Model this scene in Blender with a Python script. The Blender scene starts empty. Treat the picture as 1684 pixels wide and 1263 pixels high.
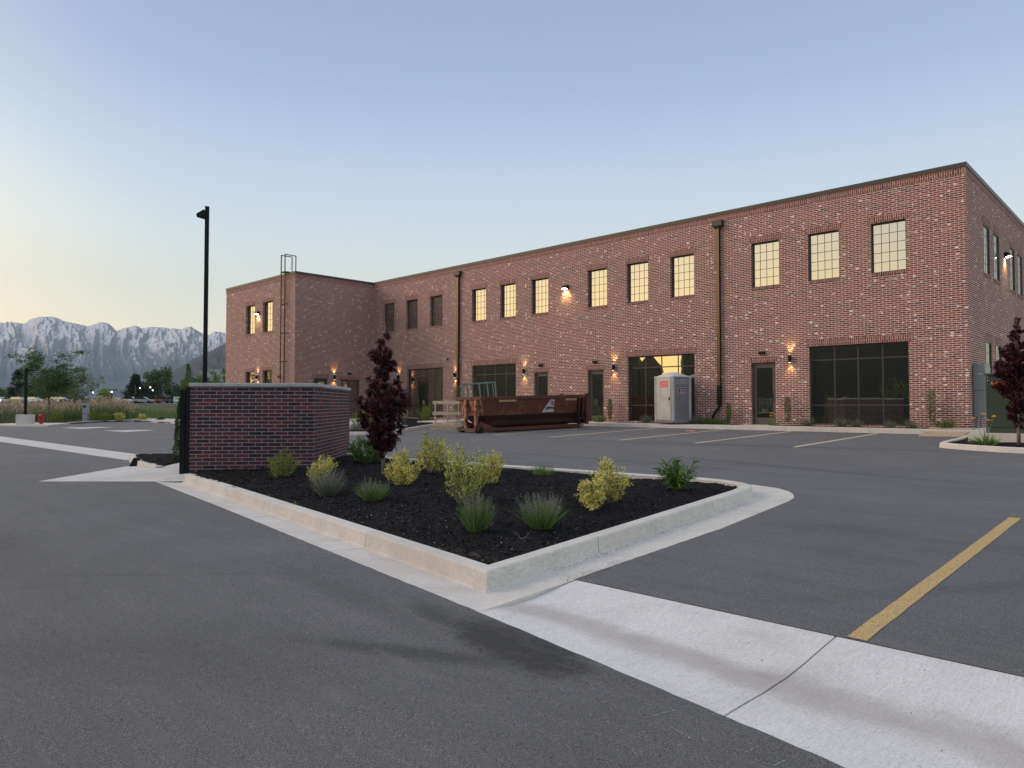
import bpy, bmesh, math, random
from mathutils import Vector, Matrix, noise
from mathutils.geometry import delaunay_2d_cdt

R = math.radians
C = bpy.context.scene.collection
SC = bpy.context.scene
random.seed(7)

# ------------------------------------------------------------------ camera
YAW = R(43.8)
SY, CY = math.sin(YAW), math.cos(YAW)
cam_d = bpy.data.cameras.new('camera')
cam = bpy.data.objects.new('camera', cam_d)
C.objects.link(cam)
cam.location = (0, 0, 1.605)
cam.rotation_euler = (R(90 + 1.741), 0, YAW)
cam_d.sensor_width = 36
cam_d.lens = 1168 / 1684 * 36
cam_d.clip_start = 0.05
cam_d.clip_end = 60000
SC.camera = cam

# ------------------------------------------------------------------ world, sun, exposure
SUN_EL, SUN_AZ = R(1.5), (-0.80, -0.60)          # the last glow stands to the left, behind the camera
world = bpy.data.worlds.new('World')
SC.world = world
world.use_nodes = True
wn, wl = world.node_tree.nodes, world.node_tree.links
wn.clear()
w_out = wn.new('ShaderNodeOutputWorld')
w_bg = wn.new('ShaderNodeBackground')
w_sky = wn.new('ShaderNodeTexSky')
w_sky.sky_type = 'NISHITA'
w_sky.sun_disc = False
w_sky.sun_elevation = SUN_EL
w_sky.sun_rotation = math.atan2(SUN_AZ[0], SUN_AZ[1])
w_sky.altitude = 1400
w_sky.air_density = 1.0
w_sky.dust_density = 0.6
w_sky.ozone_density = 2.0
w_bg.inputs['Strength'].default_value = 0.15
SKY_MIX = True
if SKY_MIX:
    # dusk colours of the sky by height above the horizon and by distance from the glow
    tc = wn.new('ShaderNodeTexCoord')
    sp = wn.new('ShaderNodeSeparateXYZ'); wl.new(tc.outputs['Generated'], sp.inputs[0])
    ra = wn.new('ShaderNodeValToRGB'); ra.color_ramp.interpolation = 'EASE'
    wl.new(sp.outputs['Z'], ra.inputs[0])
    def ramp(cr, stops):
        while len(cr.elements) > 1: cr.elements.remove(cr.elements[-1])
        cr.elements[0].position = stops[0][0]; cr.elements[0].color = (*stops[0][1], 1)
        for p, c in stops[1:]:
            e = cr.elements.new(p); e.color = (*c, 1)
    ra.color_ramp.interpolation = 'LINEAR'
    ramp(ra.color_ramp, [(0.0, (1.30, 1.15, 0.82)), (0.10, (1.22, 1.14, 0.87)), (0.15, (1.07, 1.07, 0.93)), (0.215, (0.88, 0.96, 0.98)), (0.31, (0.62, 0.76, 0.95)), (0.34, (0.55, 0.69, 0.90)), (0.41, (0.43, 0.56, 0.81)), (0.48, (0.37, 0.485, 0.72)), (0.58, (0.34, 0.46, 0.68)), (0.78, (0.62, 0.68, 0.80)), (1.0, (0.74, 0.80, 0.90))])
    rb = wn.new('ShaderNodeValToRGB')
    wl.new(sp.outputs['Z'], rb.inputs[0])
    ramp(rb.color_ramp, [(0.0, (3.0, 1.95, 0.68)), (0.10, (2.9, 2.0, 0.84)), (0.22, (2.15, 1.82, 1.18)), (0.36, (1.2, 1.18, 1.05)), (0.50, (0.66, 0.70, 0.84)), (0.78, (0.62, 0.68, 0.80)), (1.0, (0.74, 0.80, 0.90))])
    vm = wn.new('ShaderNodeVectorMath'); vm.operation = 'DOT_PRODUCT'
    cx_ = wn.new('ShaderNodeCombineXYZ'); wl.new(sp.outputs['X'], cx_.inputs[0]); wl.new(sp.outputs['Y'], cx_.inputs[1])
    nv = wn.new('ShaderNodeVectorMath'); nv.operation = 'NORMALIZE'; wl.new(cx_.outputs[0], nv.inputs[0])
    wl.new(nv.outputs[0], vm.inputs[0]); vm.inputs[1].default_value = (SUN_AZ[0], SUN_AZ[1], 0)
    mr = wn.new('ShaderNodeMapRange'); mr.interpolation_type = 'SMOOTHSTEP'
    wl.new(vm.outputs['Value'], mr.inputs['Value'])
    mr.inputs['From Min'].default_value = 0.34; mr.inputs['From Max'].default_value = 1.0
    mx = wn.new('ShaderNodeMix'); mx.data_type = 'RGBA'
    pw_ = wn.new('ShaderNodeMath'); pw_.operation = 'POWER'; pw_.inputs[1].default_value = 2.4; wl.new(mr.outputs[0], pw_.inputs[0]); wl.new(pw_.outputs[0], mx.inputs['Factor']); wl.new(ra.outputs[0], mx.inputs['A']); wl.new(rb.outputs[0], mx.inputs['B'])
    sc_ = wn.new('ShaderNodeVectorMath'); sc_.operation = 'SCALE'; sc_.inputs['Scale'].default_value = 6.0
    wl.new(mx.outputs['Result'], sc_.inputs[0])
    mm = wn.new('ShaderNodeMix'); mm.data_type = 'RGBA'; mm.inputs['Factor'].default_value = 0.90
    wl.new(w_sky.outputs[0], mm.inputs['A']); wl.new(sc_.outputs[0], mm.inputs['B'])
    wl.new(mm.outputs['Result'], w_bg.inputs['Color'])
else:
    wl.new(w_sky.outputs[0], w_bg.inputs['Color'])
wl.new(w_bg.outputs[0], w_out.inputs[0])

sun_d = bpy.data.lights.new('sun', 'SUN')
sun_d.energy = 1.1
sun_d.angle = R(25)
sun_d.color = (1.0, 0.75, 0.60)
sun = bpy.data.objects.new('sun', sun_d); C.objects.link(sun)
el = R(27)
sv = Vector((SUN_AZ[0] * math.cos(el), SUN_AZ[1] * math.cos(el), math.sin(el)))
sun.rotation_euler = sv.to_track_quat('Z', 'Y').to_euler()
sun.location = (0, -10, 30)

SC.view_settings.view_transform = 'Standard'
SC.view_settings.look = 'None'
SC.view_settings.gamma = 1
SC.view_settings.exposure = 0.25
SC.render.engine = 'CYCLES'
SC.cycles.use_denoising = True
SC.cycles.filter_width = 1.5
SC.cycles.max_bounces = 6
SC.cycles.diffuse_bounces = 3
SC.cycles.glossy_bounces = 4
SC.cycles.transmission_bounces = 4
SC.cycles.volume_bounces = 0
SC.cycles.transparent_max_bounces = 8
SC.cycles.sample_clamp_indirect = 4.0

# ------------------------------------------------------------------ scene graph helpers
ORG = {}
def meta(o, label=None, cat=None, group=None, kind=None):
    if label: o['label'] = label
    if cat: o['category'] = cat
    if group: o['group'] = group
    if kind: o['kind'] = kind
    return o
def thing(name, loc, label, cat, group=None):
    o = bpy.data.objects.new(name, None); C.objects.link(o)
    o.empty_display_size = 0.1
    o.location = loc; ORG[o] = Vector(loc)
    return meta(o, label, cat, group)
class MB:
    """collects polygons in world coordinates and links them as one mesh object"""
    def __init__(s): s.v = []; s.f = []; s.uv = []; s.smooth = False; s.T = None
    def pt(s, p):
        p = Vector(p)
        if s.T is not None: p = s.T @ p
        s.v.append(p); return len(s.v) - 1
    def face(s, pts, uv=None):
        i = [s.pt(p) for p in pts]; s.f.append(i); s.uv.append(uv)
    def box(s, a, b, M=None):
        x0, y0, z0 = a; x1, y1, z1 = b
        P = [Vector(p) for p in ((x0,y0,z0),(x1,y0,z0),(x1,y1,z0),(x0,y1,z0),(x0,y0,z1),(x1,y0,z1),(x1,y1,z1),(x0,y1,z1))]
        if M is not None: P = [M @ p for p in P]
        n = [s.pt(p) for p in P]
        for q in ((0,3,2,1),(4,5,6,7),(0,1,5,4),(1,2,6,5),(2,3,7,6),(3,0,4,7)):
            s.f.append([n[k] for k in q]); s.uv.append(None)
        return s
    def prism(s, outline, z0, z1):
        n = len(outline)
        lo = [s.pt((x, y, z0 if not callable(z0) else z0(x, y))) for x, y in outline]
        hi = [s.pt((x, y, z1 if not callable(z1) else z1(x, y))) for x, y in outline]
        s.f.append(hi); s.uv.append(None)
        s.f.append(lo[::-1]); s.uv.append(None)
        for i in range(n):
            j = (i + 1) % n
            s.f.append([lo[i], lo[j], hi[j], hi[i]]); s.uv.append(None)
        return s
    def tube(s, pts, rad, n=8, cap=True):
        pts = [Vector(p) for p in pts]
        if not hasattr(rad, '__len__'): rad = [rad] * len(pts)
        rings = []
        up = Vector((0.13, 0.27, 1)).normalized()
        for i, p in enumerate(pts):
            d = (pts[min(i + 1, len(pts) - 1)] - pts[max(i - 1, 0)]).normalized()
            a = d.cross(up)
            if a.length < 1e-3: a = d.cross(Vector((1, 0, 0)))
            a.normalize(); b = d.cross(a).normalized()
            rings.append([s.pt(p + (a * math.cos(2 * math.pi * k / n) + b * math.sin(2 * math.pi * k / n)) * rad[i]) for k in range(n)])
        for i in range(len(rings) - 1):
            for k in range(n):
                s.f.append([rings[i][k], rings[i][(k + 1) % n], rings[i + 1][(k + 1) % n], rings[i + 1][k]]); s.uv.append(None)
        if cap:
            s.f.append(rings[0][::-1]); s.uv.append(None); s.f.append(rings[-1]); s.uv.append(None)
        return s
    def lathe(s, c, prof, n=16):
        c = Vector(c); rings = []
        for r, z in prof:
            rings.append([s.pt(c + Vector((r * math.cos(2 * math.pi * k / n), r * math.sin(2 * math.pi * k / n), z))) for k in range(n)])
        for i in range(len(rings) - 1):
            for k in range(n):
                s.f.append([rings[i][k], rings[i][(k + 1) % n], rings[i + 1][(k + 1) % n], rings[i + 1][k]]); s.uv.append(None)
        s.f.append(rings[0][::-1]); s.uv.append(None); s.f.append(rings[-1]); s.uv.append(None)
        return s
    def build(s, name, mat, parent=None, bevel=0, smooth=False, loc=None):
        me = bpy.data.meshes.new(name)
        org = ORG[parent] if parent is not None else Vector(loc or (0, 0, 0))
        me.from_pydata([tuple(p - org) for p in s.v], [], s.f)
        if any(u is not None for u in s.uv):
            ul = me.uv_layers.new(name='UVMap'); k = 0
            for fi, f in enumerate(s.f):
                u = s.uv[fi]
                for j in range(len(f)):
                    if u is not None: ul.data[k].uv = u[j]
                    k += 1
        me.materials.append(mat)
        if smooth:
            for p in me.polygons: p.use_smooth = True
        me.update()
        o = bpy.data.objects.new(name, me); C.objects.link(o)
        ORG[o] = org
        if parent is not None: o.parent = parent
        else: o.location = org
        if bevel:
            m = o.modifiers.new('bevel', 'BEVEL'); m.width = bevel; m.segments = 2; m.limit_method = 'ANGLE'
        return o
def kids(o): return [c for c in bpy.data.objects if c.parent is o]
KID = {}
def copy_tree(o, parent=None, cache={}):
    c = o.copy(); C.objects.link(c)
    if parent is not None: c.parent = parent
    if o not in cache: cache[o] = kids(o)
    for ch in list(cache[o]): copy_tree(ch, c)
    return c
def gz(x, y): return 0.0235 * max(-20.0, min(28.0, y))
def smooth01(t): t = max(0, min(1, t)); return t * t * (3 - 2 * t)
def terr(x, y):
    r = math.hypot(x, y)
    return gz(x, y) + 1.35 * smooth01((r - 85) / 85.0)
def cf(xr, zf):      # metres right of / ahead of the viewpoint -> world x, y
    return (xr * CY - zf * SY, xr * SY + zf * CY)
def inside(p, poly):
    x, y = p; r = False; n = len(poly)
    for i in range(n):
        x0, y0 = poly[i]; x1, y1 = poly[(i + 1) % n]
        if (y0 > y) != (y1 > y) and x < (x1 - x0) * (y - y0) / (y1 - y0) + x0: r = not r
    return r

# ------------------------------------------------------------------ material helpers
class NT:
    def __init__(s, name):
        s.m = bpy.data.materials.new(name); s.m.use_nodes = True
        s.t = s.m.node_tree; s.n = s.t.nodes; s.l = s.t.links
        s.bsdf = s.n['Principled BSDF']; s.out = s.n['Material Output']
    def new(s, t, **k):
        o = s.n.new(t)
        for a, b in k.items(): setattr(o, a, b)
        return o
    def put(s, sock, v):
        if hasattr(v, 'is_linked'): s.l.new(v, sock)
        else:
            if isinstance(v, tuple) and len(v) == 3 and sock.type == 'RGBA': v = (*v, 1)
            sock.default_value = v
    def math(s, op, a, b=0.0, c=None):
        o = s.new('ShaderNodeMath', operation=op); s.put(o.inputs[0], a); s.put(o.inputs[1], b)
        if c is not None: s.put(o.inputs[2], c)
        return o.outputs[0]
    def mix(s, f, a, b, mode='MIX'):
        o = s.new('ShaderNodeMix', data_type='RGBA', blend_type=mode)
        s.put(o.inputs['Factor'], f); s.put(o.inputs['A'], a); s.put(o.inputs['B'], b)
        return o.outputs['Result']
    def noise(s, scale, detail=3, rough=0.5, vec=None, dist=0):
        o = s.new('ShaderNodeTexNoise'); o.inputs['Scale'].default_value = scale
        o.inputs['Detail'].default_value = detail; o.inputs['Roughness'].default_value = rough
        o.inputs['Distortion'].default_value = dist
        if vec is not None: s.l.new(vec, o.inputs['Vector'])
        return o.outputs['Fac']
    def ramp(s, f, stops):
        o = s.new('ShaderNodeValToRGB'); cr = o.color_ramp
        while len(cr.elements) > 1: cr.elements.remove(cr.elements[-1])
        cr.elements[0].position = stops[0][0]; c = stops[0][1]; cr.elements[0].color = (*c, 1) if hasattr(c, '__len__') else (c, c, c, 1)
        for p, c in stops[1:]:
            e = cr.elements.new(p); e.color = (*c, 1) if hasattr(c, '__len__') else (c, c, c, 1)
        s.l.new(f, o.inputs[0]); return o.outputs[0]
    def pos(s): return s.new('ShaderNodeNewGeometry').outputs['Position']
    def obj(s): return s.new('ShaderNodeTexCoord').outputs['Object']
    def scale(s, v, sc):
        o = s.new('ShaderNodeVectorMath', operation='MULTIPLY'); s.l.new(v, o.inputs[0]); o.inputs[1].default_value = sc
        return o.outputs[0]
    def bump(s, h, strength=0.3, dist=0.01):
        o = s.new('ShaderNodeBump'); o.inputs['Strength'].default_value = strength; o.inputs['Distance'].default_value = dist
        s.l.new(h, o.inputs['Height']); s.l.new(o.outputs[0], s.bsdf.inputs['Normal'])
    def set(s, color=None, rough=None, metal=None, spec=None):
        if color is not None: s.put(s.bsdf.inputs['Base Color'], color)
        if rough is not None: s.put(s.bsdf.inputs['Roughness'], rough)
        if metal is not None: s.put(s.bsdf.inputs['Metallic'], metal)
        if spec is not None: s.put(s.bsdf.inputs['Specular IOR Level'], spec)
        return s.m

def plain(name, col, rough=0.6, metal=0.0, var=0.12, scale=6.0, bump=0.0, spec=0.5):
    t = NT(name)
    n = t.noise(scale, 4, 0.6, t.obj())
    n2 = t.noise(scale * 9, 2, 0.6, t.obj())
    f = t.math('ADD', t.math('MULTIPLY', n, 0.65), t.math('MULTIPLY', n2, 0.35))
    lo = tuple(c * (1 - var * 1.8) for c in col); hi = tuple(min(1, c * (1 + var * 1.8)) for c in col)
    t.set(t.ramp(f, [(0.3, lo), (0.7, hi)]), t.math('ADD', t.math('MULTIPLY', n, 0.2), rough - 0.1), metal, spec)
    if bump: t.bump(n2, bump, 0.004)
    return t.m

def brick_mat(name, stops, mortar, L=0.262, H=0.0762, speck=0.5, speck_col=(0.55, 0.50, 0.42), mw=0.0105, patch=0.35):
    t = NT(name)
    uv = t.new('ShaderNodeUVMap').outputs[0]
    sp = t.new('ShaderNodeSeparateXYZ'); t.l.new(uv, sp.inputs[0])
    u, v = sp.outputs[0], sp.outputs[1]
    # slightly wavy courses
    w = t.math('MULTIPLY', t.math('SUBTRACT', t.noise(14, 1, 0.5, uv), 0.5), 0.006)
    v = t.math('ADD', v, w); u = t.math('ADD', u, w)
    vr = t.math('DIVIDE', v, H); row = t.math('FLOOR', vr); fv = t.math('FRACT', vr)
    off = t.math('MULTIPLY', t.math('MODULO', t.math('ABSOLUTE', row), 2.0), 0.5)
    ur = t.math('ADD', t.math('DIVIDE', u, L), off); col = t.math('FLOOR', ur); fu = t.math('FRACT', ur)
    def edge(f, size):
        d = t.math('MULTIPLY', t.math('MINIMUM', f, t.math('SUBTRACT', 1.0, f)), size)
        m = t.new('ShaderNodeMapRange'); m.interpolation_type = 'SMOOTHSTEP'
        t.l.new(d, m.inputs['Value']); m.inputs['From Min'].default_value = mw * 0.35; m.inputs['From Max'].default_value = mw * 0.75
        return m.outputs[0]
    brick = t.math('MULTIPLY', edge(fu, L), edge(fv, H))
    cid = t.new('ShaderNodeCombineXYZ'); t.l.new(col, cid.inputs[0]); t.l.new(row, cid.inputs[1])
    wn_ = t.new('ShaderNodeTexWhiteNoise', noise_dimensions='3D'); t.l.new(cid.outputs[0], wn_.inputs['Vector'])
    cid2 = t.new('ShaderNodeCombineXYZ'); t.l.new(col, cid2.inputs[0]); t.l.new(row, cid2.inputs[1]); cid2.inputs[2].default_value = 5.3
    wn2 = t.new('ShaderNodeTexWhiteNoise', noise_dimensions='3D'); t.l.new(cid2.outputs[0], wn2.inputs['Vector'])
    bc = t.ramp(wn_.outputs['Value'], stops)
    n1 = t.noise(38, 3, 0.65, uv)
    bc = t.mix(0.55, bc, t.ramp(n1, [(0.3, 0.65), (0.7, 1.30)]), 'MULTIPLY')
    big = t.noise(0.45, 4, 0.65, uv)
    bc = t.mix(patch, bc, t.ramp(big, [(0.3, (0.75, 0.72, 0.78)), (0.7, (1.2, 1.12, 1.02))]), 'MULTIPLY')
    if speck:
        # lime-white chips left on some bricks
        vo = t.new('ShaderNodeTexVoronoi'); vo.inputs['Scale'].default_value = 7.5; t.l.new(t.scale(uv, (0.6, 1.25, 1)), vo.inputs['Vector'])
        sc3 = t.new('ShaderNodeSeparateXYZ'); t.l.new(vo.outputs['Color'], sc3.inputs[0])
        clus = t.noise(1.3, 2, 0.6, uv)
        pick = t.math('GREATER_THAN', t.math('ADD', sc3.outputs[0], t.math('MULTIPLY', clus, 0.9)), 1.50 - speck)
        rad_ = t.math('ADD', 0.12, t.math('MULTIPLY', sc3.outputs[1], 0.21))
        th = t.math('MULTIPLY', pick, t.math('LESS_THAN', t.math('ADD', vo.outputs['Distance'], t.math('MULTIPLY', t.math('SUBTRACT', t.noise(50, 2, .6, uv), .5), .22)), rad_))
        bc = t.mix(t.math('MULTIPLY', th, 0.9), bc, speck_col)
    mc = t.mix(0.5, mortar, t.ramp(t.noise(9, 4, 0.7, uv), [(0.3, 0.7), (0.7, 1.25)]), 'MULTIPLY')
    t.set(t.mix(brick, mc, bc), 0.88, 0, 0.25)
    h = t.math('ADD', t.math('MULTIPLY', brick, 0.8), t.math('MULTIPLY', n1, 0.35))
    t.bump(h, 0.5, 0.006)
    return t.m

RED = [(0.0, (0.085, 0.040, 0.046)), (0.10, (0.13, 0.052, 0.053)), (0.30, (0.19, 0.062, 0.058)), (0.48, (0.23, 0.070, 0.060)), (0.66, (0.27, 0.070, 0.058)), (0.78, (0.22, 0.090, 0.075)), (0.90, (0.16, 0.072, 0.070)), (0.97, (0.27, 0.14, 0.11)), (1.0, (0.32, 0.20, 0.16))]
DRK = [(0.0, (0.040, 0.030, 0.040)), (0.25, (0.062, 0.036, 0.046)), (0.45, (0.100, 0.042, 0.050)), (0.65, (0.135, 0.046, 0.054)), (0.80, (0.070, 0.046, 0.058)), (0.95, (0.145, 0.048, 0.052)), (1.0, (0.18, 0.045, 0.046))]
M = {}
M['brick'] = brick_mat('red_brick', RED, (0.72, 0.56, 0.49), speck=0.44, speck_col=(0.90, 0.81, 0.70), mw=0.0172, patch=0.42)
M['brick_dark'] = brick_mat('dark_brick', DRK, (0.32, 0.275, 0.26), speck=0.0, patch=0.35, mw=0.0135)
M['soldier'] = brick_mat('soldier_brick', RED, (0.60, 0.47, 0.42), L=0.254, H=0.0762, speck=0.05, mw=0.0140)

def asphalt_mat():
    t = NT('asphalt'); p = t.pos()
    fine = t.noise(290, 2, 0.8, p); mid = t.noise(48, 3, 0.7, p); big = t.noise(0.55, 5, 0.6, p, 0.6)
    sw = t.noise(0.9, 3, 0.55, t.scale(p, (0.35, 2.2, 1)), 1.2)
    base = t.ramp(fine, [(0.34, (0.030, 0.030, 0.030)), (0.5, (0.125, 0.123, 0.121)), (0.66, (0.46, 0.45, 0.44))])
    base = t.mix(0.5, base, t.ramp(big, [(0.30, 0.72), (0.5, 0.98), (0.72, 1.22)]), 'MULTIPLY')
    base = t.mix(0.28, base, t.ramp(sw, [(0.32, 0.78), (0.68, 1.22)]), 'MULTIPLY')
    base = t.mix(0.5, base, t.ramp(mid, [(0.3, 0.68), (0.7, 1.34)]), 'MULTIPLY')
    # light grit stones
    v = t.new('ShaderNodeTexVoronoi'); v.inputs['Scale'].default_value = 85; t.l.new(p, v.inputs['Vector'])
    g = t.math('MULTIPLY', t.math('LESS_THAN', v.outputs['Distance'], 0.17), t.math('GREATER_THAN', t.noise(31, 1, 0.5, p), 0.55))
    base = t.mix(t.math('MULTIPLY', g, 0.55), base, (0.30, 0.30, 0.31))
    # dark damp stain beside the drain pan and a few tyre scuffs
    s = t.new('ShaderNodeSeparateXYZ'); t.l.new(p, s.inputs[0]); X, Y = s.outputs[0], s.outputs[1]
    wob = t.math('ADD', t.math('MULTIPLY', t.math('SUBTRACT', t.noise(2.6, 3, 0.6, p), 0.5), 1.3), t.math('MULTIPLY', t.math('SUBTRACT', t.noise(17, 5, 0.75, p), 0.5), 1.0))
    def blob(x0, y0, ax, ay, ang, soft=0.35):
        ca, sa = math.cos(ang), math.sin(ang)
        dx = t.math('SUBTRACT', X, x0); dy = t.math('SUBTRACT', Y, y0)
        a = t.math('DIVIDE', t.math('ADD', t.math('MULTIPLY', dx, ca), t.math('MULTIPLY', dy, sa)), ax)
        b = t.math('DIVIDE', t.math('SUBTRACT', t.math('MULTIPLY', dy, ca), t.math('MULTIPLY', dx, sa)), ay)
        d = t.math('ADD', t.math('SQRT', t.math('ADD', t.math('MULTIPLY', a, a), t.math('MULTIPLY', b, b))), wob)
        m = t.new('ShaderNodeMapRange'); m.interpolation_type = 'SMOOTHSTEP'; t.l.new(d, m.inputs['Value'])
        m.inputs['From Min'].default_value = 1 + soft; m.inputs['From Max'].default_value = 1 - soft
        return m.outputs[0]
    parts = [(-3.12, 3.30, 0.62, 0.25, -0.13, 0.45, 0.72), (-3.45, 2.84, 0.75, 0.10, 0.43, 0.75, 0.45), (-3.95, 3.36, 0.55, 0.10, -0.25, 0.8, 0.40), (-4.9, 3.25, 1.1, 0.12, -0.1, 0.9, 0.22),
             (-9.0, 19.5, 6.0, 0.35, 0.15, 0.9, 0.25), (-1.0, 7.0, 1.6, 0.12, 0.9, 0.9, 0.22), (-0.9, 8.6, 0.9, 0.10, 0.2, 0.9, 0.22), (-7.0, 2.35, 1.7, 0.025, 0.74, 0.9, 0.22), (-3.0, 8.4, 0.5, 0.35, 0.3, 0.9, 0.20), (-6.2, 14.5, 3.2, 0.20, -0.25, 0.9, 0.28), (-9.4, 13.6, 3.6, 0.14, -0.10, 0.9, 0.25), (-4.6, 1.7, 1.2, 0.3, 0.5, 0.9, 0.18), (-12.0, 1.5, 3.5, 0.5, 0.05, 0.9, 0.18)]
    st = None
    for x0_, y0_, ax_, ay_, an_, so_, k_ in parts:
        b_ = t.math('MULTIPLY', blob(x0_, y0_, ax_, ay_, an_, so_), k_)
        st = b_ if st is None else t.math('MAXIMUM', st, b_)
    base = t.mix(st, base, (0.022, 0.022, 0.025))
    cd = t.math('ABSOLUTE', t.math('SUBTRACT', t.math('ADD', t.math('SUBTRACT', Y, 14.3), t.math('MULTIPLY', t.math('SUBTRACT', t.noise(.8, 3, .6, p), .5), .12)), t.math('MULTIPLY', X, 0.01)))
    sm = t.math('MULTIPLY', t.math('LESS_THAN', cd, 0.010), 0.3)
    base = t.mix(sm, base, (0.03, 0.03, 0.032))
    sw2 = t.noise(1.7, 4, 0.7, t.scale(p, (0.5, 1.6, 1)), 2.0)
    base = t.mix(t.math('MULTIPLY', t.ramp(sw2, [(0.54, 0.0), (0.75, 1.0)]), 0.45), base, (0.24, 0.235, 0.23))
    t.set(base, t.ramp(big, [(0.3, 0.78), (0.7, 0.92)]), 0, 0.3)
    t.bump(t.math('ADD', fine, t.math('MULTIPLY', mid, 0.8)), 0.9, 0.008)
    return t.m
M['asphalt'] = asphalt_mat()
def concrete_mat(name, col, stain=0.5):
    t = NT(name); p = t.pos()
    a = t.noise(2.2, 5, 0.65, p, 0.4); b = t.noise(55, 3, 0.7, p); c = t.noise(0.8, 3, 0.6, p)
    br = t.noise(34, 2, 0.5, t.scale(p, (5, 0.25, 1)))
    k = t.ramp(a, [(0.25, tuple(x * 0.84 for x in col)), (0.5, col), (0.75, tuple(min(0.9, x * 1.08) for x in col))])
    k = t.mix(0.6, k, t.ramp(b, [(0.25, 0.72), (0.75, 1.22)]), 'MULTIPLY')
    k = t.mix(0.55, k, t.ramp(br, [(0.3, 0.82), (0.7, 1.14)]), 'MULTIPLY')
    k = t.mix(t.math('MULTIPLY', t.math('GREATER_THAN', t.noise(70, 1, 0.5, p), 0.71), 0.5), k, (0.12, 0.11, 0.10))
    rd = t.new('ShaderNodeMapRange'); t.l.new(c, rd.inputs['Value']); rd.inputs['From Min'].default_value = 0.5; rd.inputs['From Max'].default_value = 0.75; rd.inputs['To Max'].default_value = stain
    k = t.mix(rd.outputs[0], k, (col[0] * 0.74, col[1] * 0.69, col[2] * 0.64))
    t.set(k, 0.85, 0, 0.3); t.bump(t.math('ADD', b, br), 0.3, 0.003)
    return t
M['concrete'] = concrete_mat('concrete', (0.64, 0.615, 0.575)).m
M['kerb'] = concrete_mat('kerb_concrete', (0.66, 0.62, 0.56), 0.5).m
def pan_mat():       # the drain pan: a dirt band dried along its low line
    t = concrete_mat('drain_pan_concrete', (0.70, 0.68, 0.65), 0.15)
    src = t.bsdf.inputs['Base Color'].links[0].from_socket
    p = t.pos(); s = t.new('ShaderNodeSeparateXYZ'); t.l.new(p, s.inputs[0])
    y = t.math('ADD', s.outputs[1], t.math('MULTIPLY', t.math('SUBTRACT', t.noise(1.1, 4, 0.6, p), 0.5), 0.55))
    y = t.math('ADD', y, t.math('MULTIPLY', s.outputs[0], 0.06))
    d = t.math('ABSOLUTE', t.math('SUBTRACT', y, 3.78))
    m = t.new('ShaderNodeMapRange'); m.interpolation_type = 'SMOOTHSTEP'; t.l.new(d, m.inputs['Value'])
    m.inputs['From Min'].default_value = 0.26; m.inputs['From Max'].default_value = 0.04
    f = t.math('MULTIPLY', m.outputs[0], t.math('ADD', 0.10, t.math('MULTIPLY', t.noise(0.9, 3, 0.6, p), 0.75)))
    t.set(t.mix(f, src, (0.30, 0.245, 0.225)))
    return t.m
M['pan'] = pan_mat()
def mulch_mat():
    t = NT('black_mulch'); p = t.pos()
    v = t.new('ShaderNodeTexVoronoi'); v.inputs['Scale'].default_value = 42; t.l.new(t.scale(p, (1, 1, 1)), v.inputs['Vector'])
    n = t.noise(60, 4, 0.75, p); b = t.noise(1.3, 4, 0.6, p)
    k = t.ramp(n, [(0.3, (0.006, 0.006, 0.007)), (0.55, (0.016, 0.015, 0.016)), (0.75, (0.040, 0.037, 0.036))])
    k = t.mix(0.5, k, t.ramp(b, [(0.3, 0.6), (0.7, 1.5)]), 'MULTIPLY')
    # soil showing through in the near corner
    s = t.new('ShaderNodeSeparateXYZ'); t.l.new(p, s.inputs[0])
    d = t.math('ADD', t.math('MULTIPLY', t.math('ABSOLUTE', t.math('ADD', s.outputs[0], 4.95)), 1.0), t.math('MULTIPLY', t.math('ABSOLUTE', t.math('SUBTRACT', s.outputs[1], 4.62)), 3.0))
    m = t.new('ShaderNodeMapRange'); t.l.new(d, m.inputs['Value']); m.inputs['From Min'].default_value = 0.7; m.inputs['From Max'].default_value = 0.1
    k = t.mix(t.math('MULTIPLY', m.outputs[0], t.ramp(t.noise(16, 3, 0.7, p), [(0.5, 0.0), (0.62, 0.8)])), k, (0.15, 0.11, 0.085))
    t.set(k, 0.93, 0, 0.15); t.bump(t.math('ADD', v.outputs['Distance'], n), 1.0, 0.02)
    return t.m
M['mulch'] = mulch_mat()
M['bark'] = plain('bark', (0.20, 0.155, 0.13), 0.9, var=0.3, scale=20, bump=0.5)
M['bronze'] = plain('bronze_metal', (0.060, 0.052, 0.046), 0.45, 0.3, var=0.08, spec=0.4)
M['bronze_light'] = plain('weathered_bronze_metal', (0.095, 0.078, 0.066), 0.5, 0.2, var=0.1)
M['black'] = plain('black_metal', (0.006, 0.006, 0.007), 0.6, 0.0, var=0.1, spec=0.25)
M['spout'] = plain('satin_bronze_metal', (0.12, 0.092, 0.068), 0.32, 1.0, var=0.08)
M['white'] = plain('white_plastic', (0.62, 0.62, 0.60), 0.5)
def glass_mat(name, refl, tint, base, rough=0.012):
    t = NT(name)
    t.set(base, 0.3, 0, 0.3)
    g = t.new('ShaderNodeBsdfGlossy'); g.inputs['Color'].default_value = (*tint, 1); g.inputs['Roughness'].default_value = rough
    b = t.new('ShaderNodeBump'); b.inputs['Strength'].default_value = 0.02; b.inputs['Distance'].default_value = 0.02
    t.l.new(t.noise(1.6, 2, 0.5, t.pos()), b.inputs['Height']); t.l.new(b.outputs[0], g.inputs['Normal'])
    mx_ = t.new('ShaderNodeMixShader'); mx_.inputs[0].default_value = refl
    t.l.new(t.bsdf.outputs[0], mx_.inputs[1]); t.l.new(g.outputs[0], mx_.inputs[2]); t.l.new(mx_.outputs[0], t.out.inputs[0])
    return t.m
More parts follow.
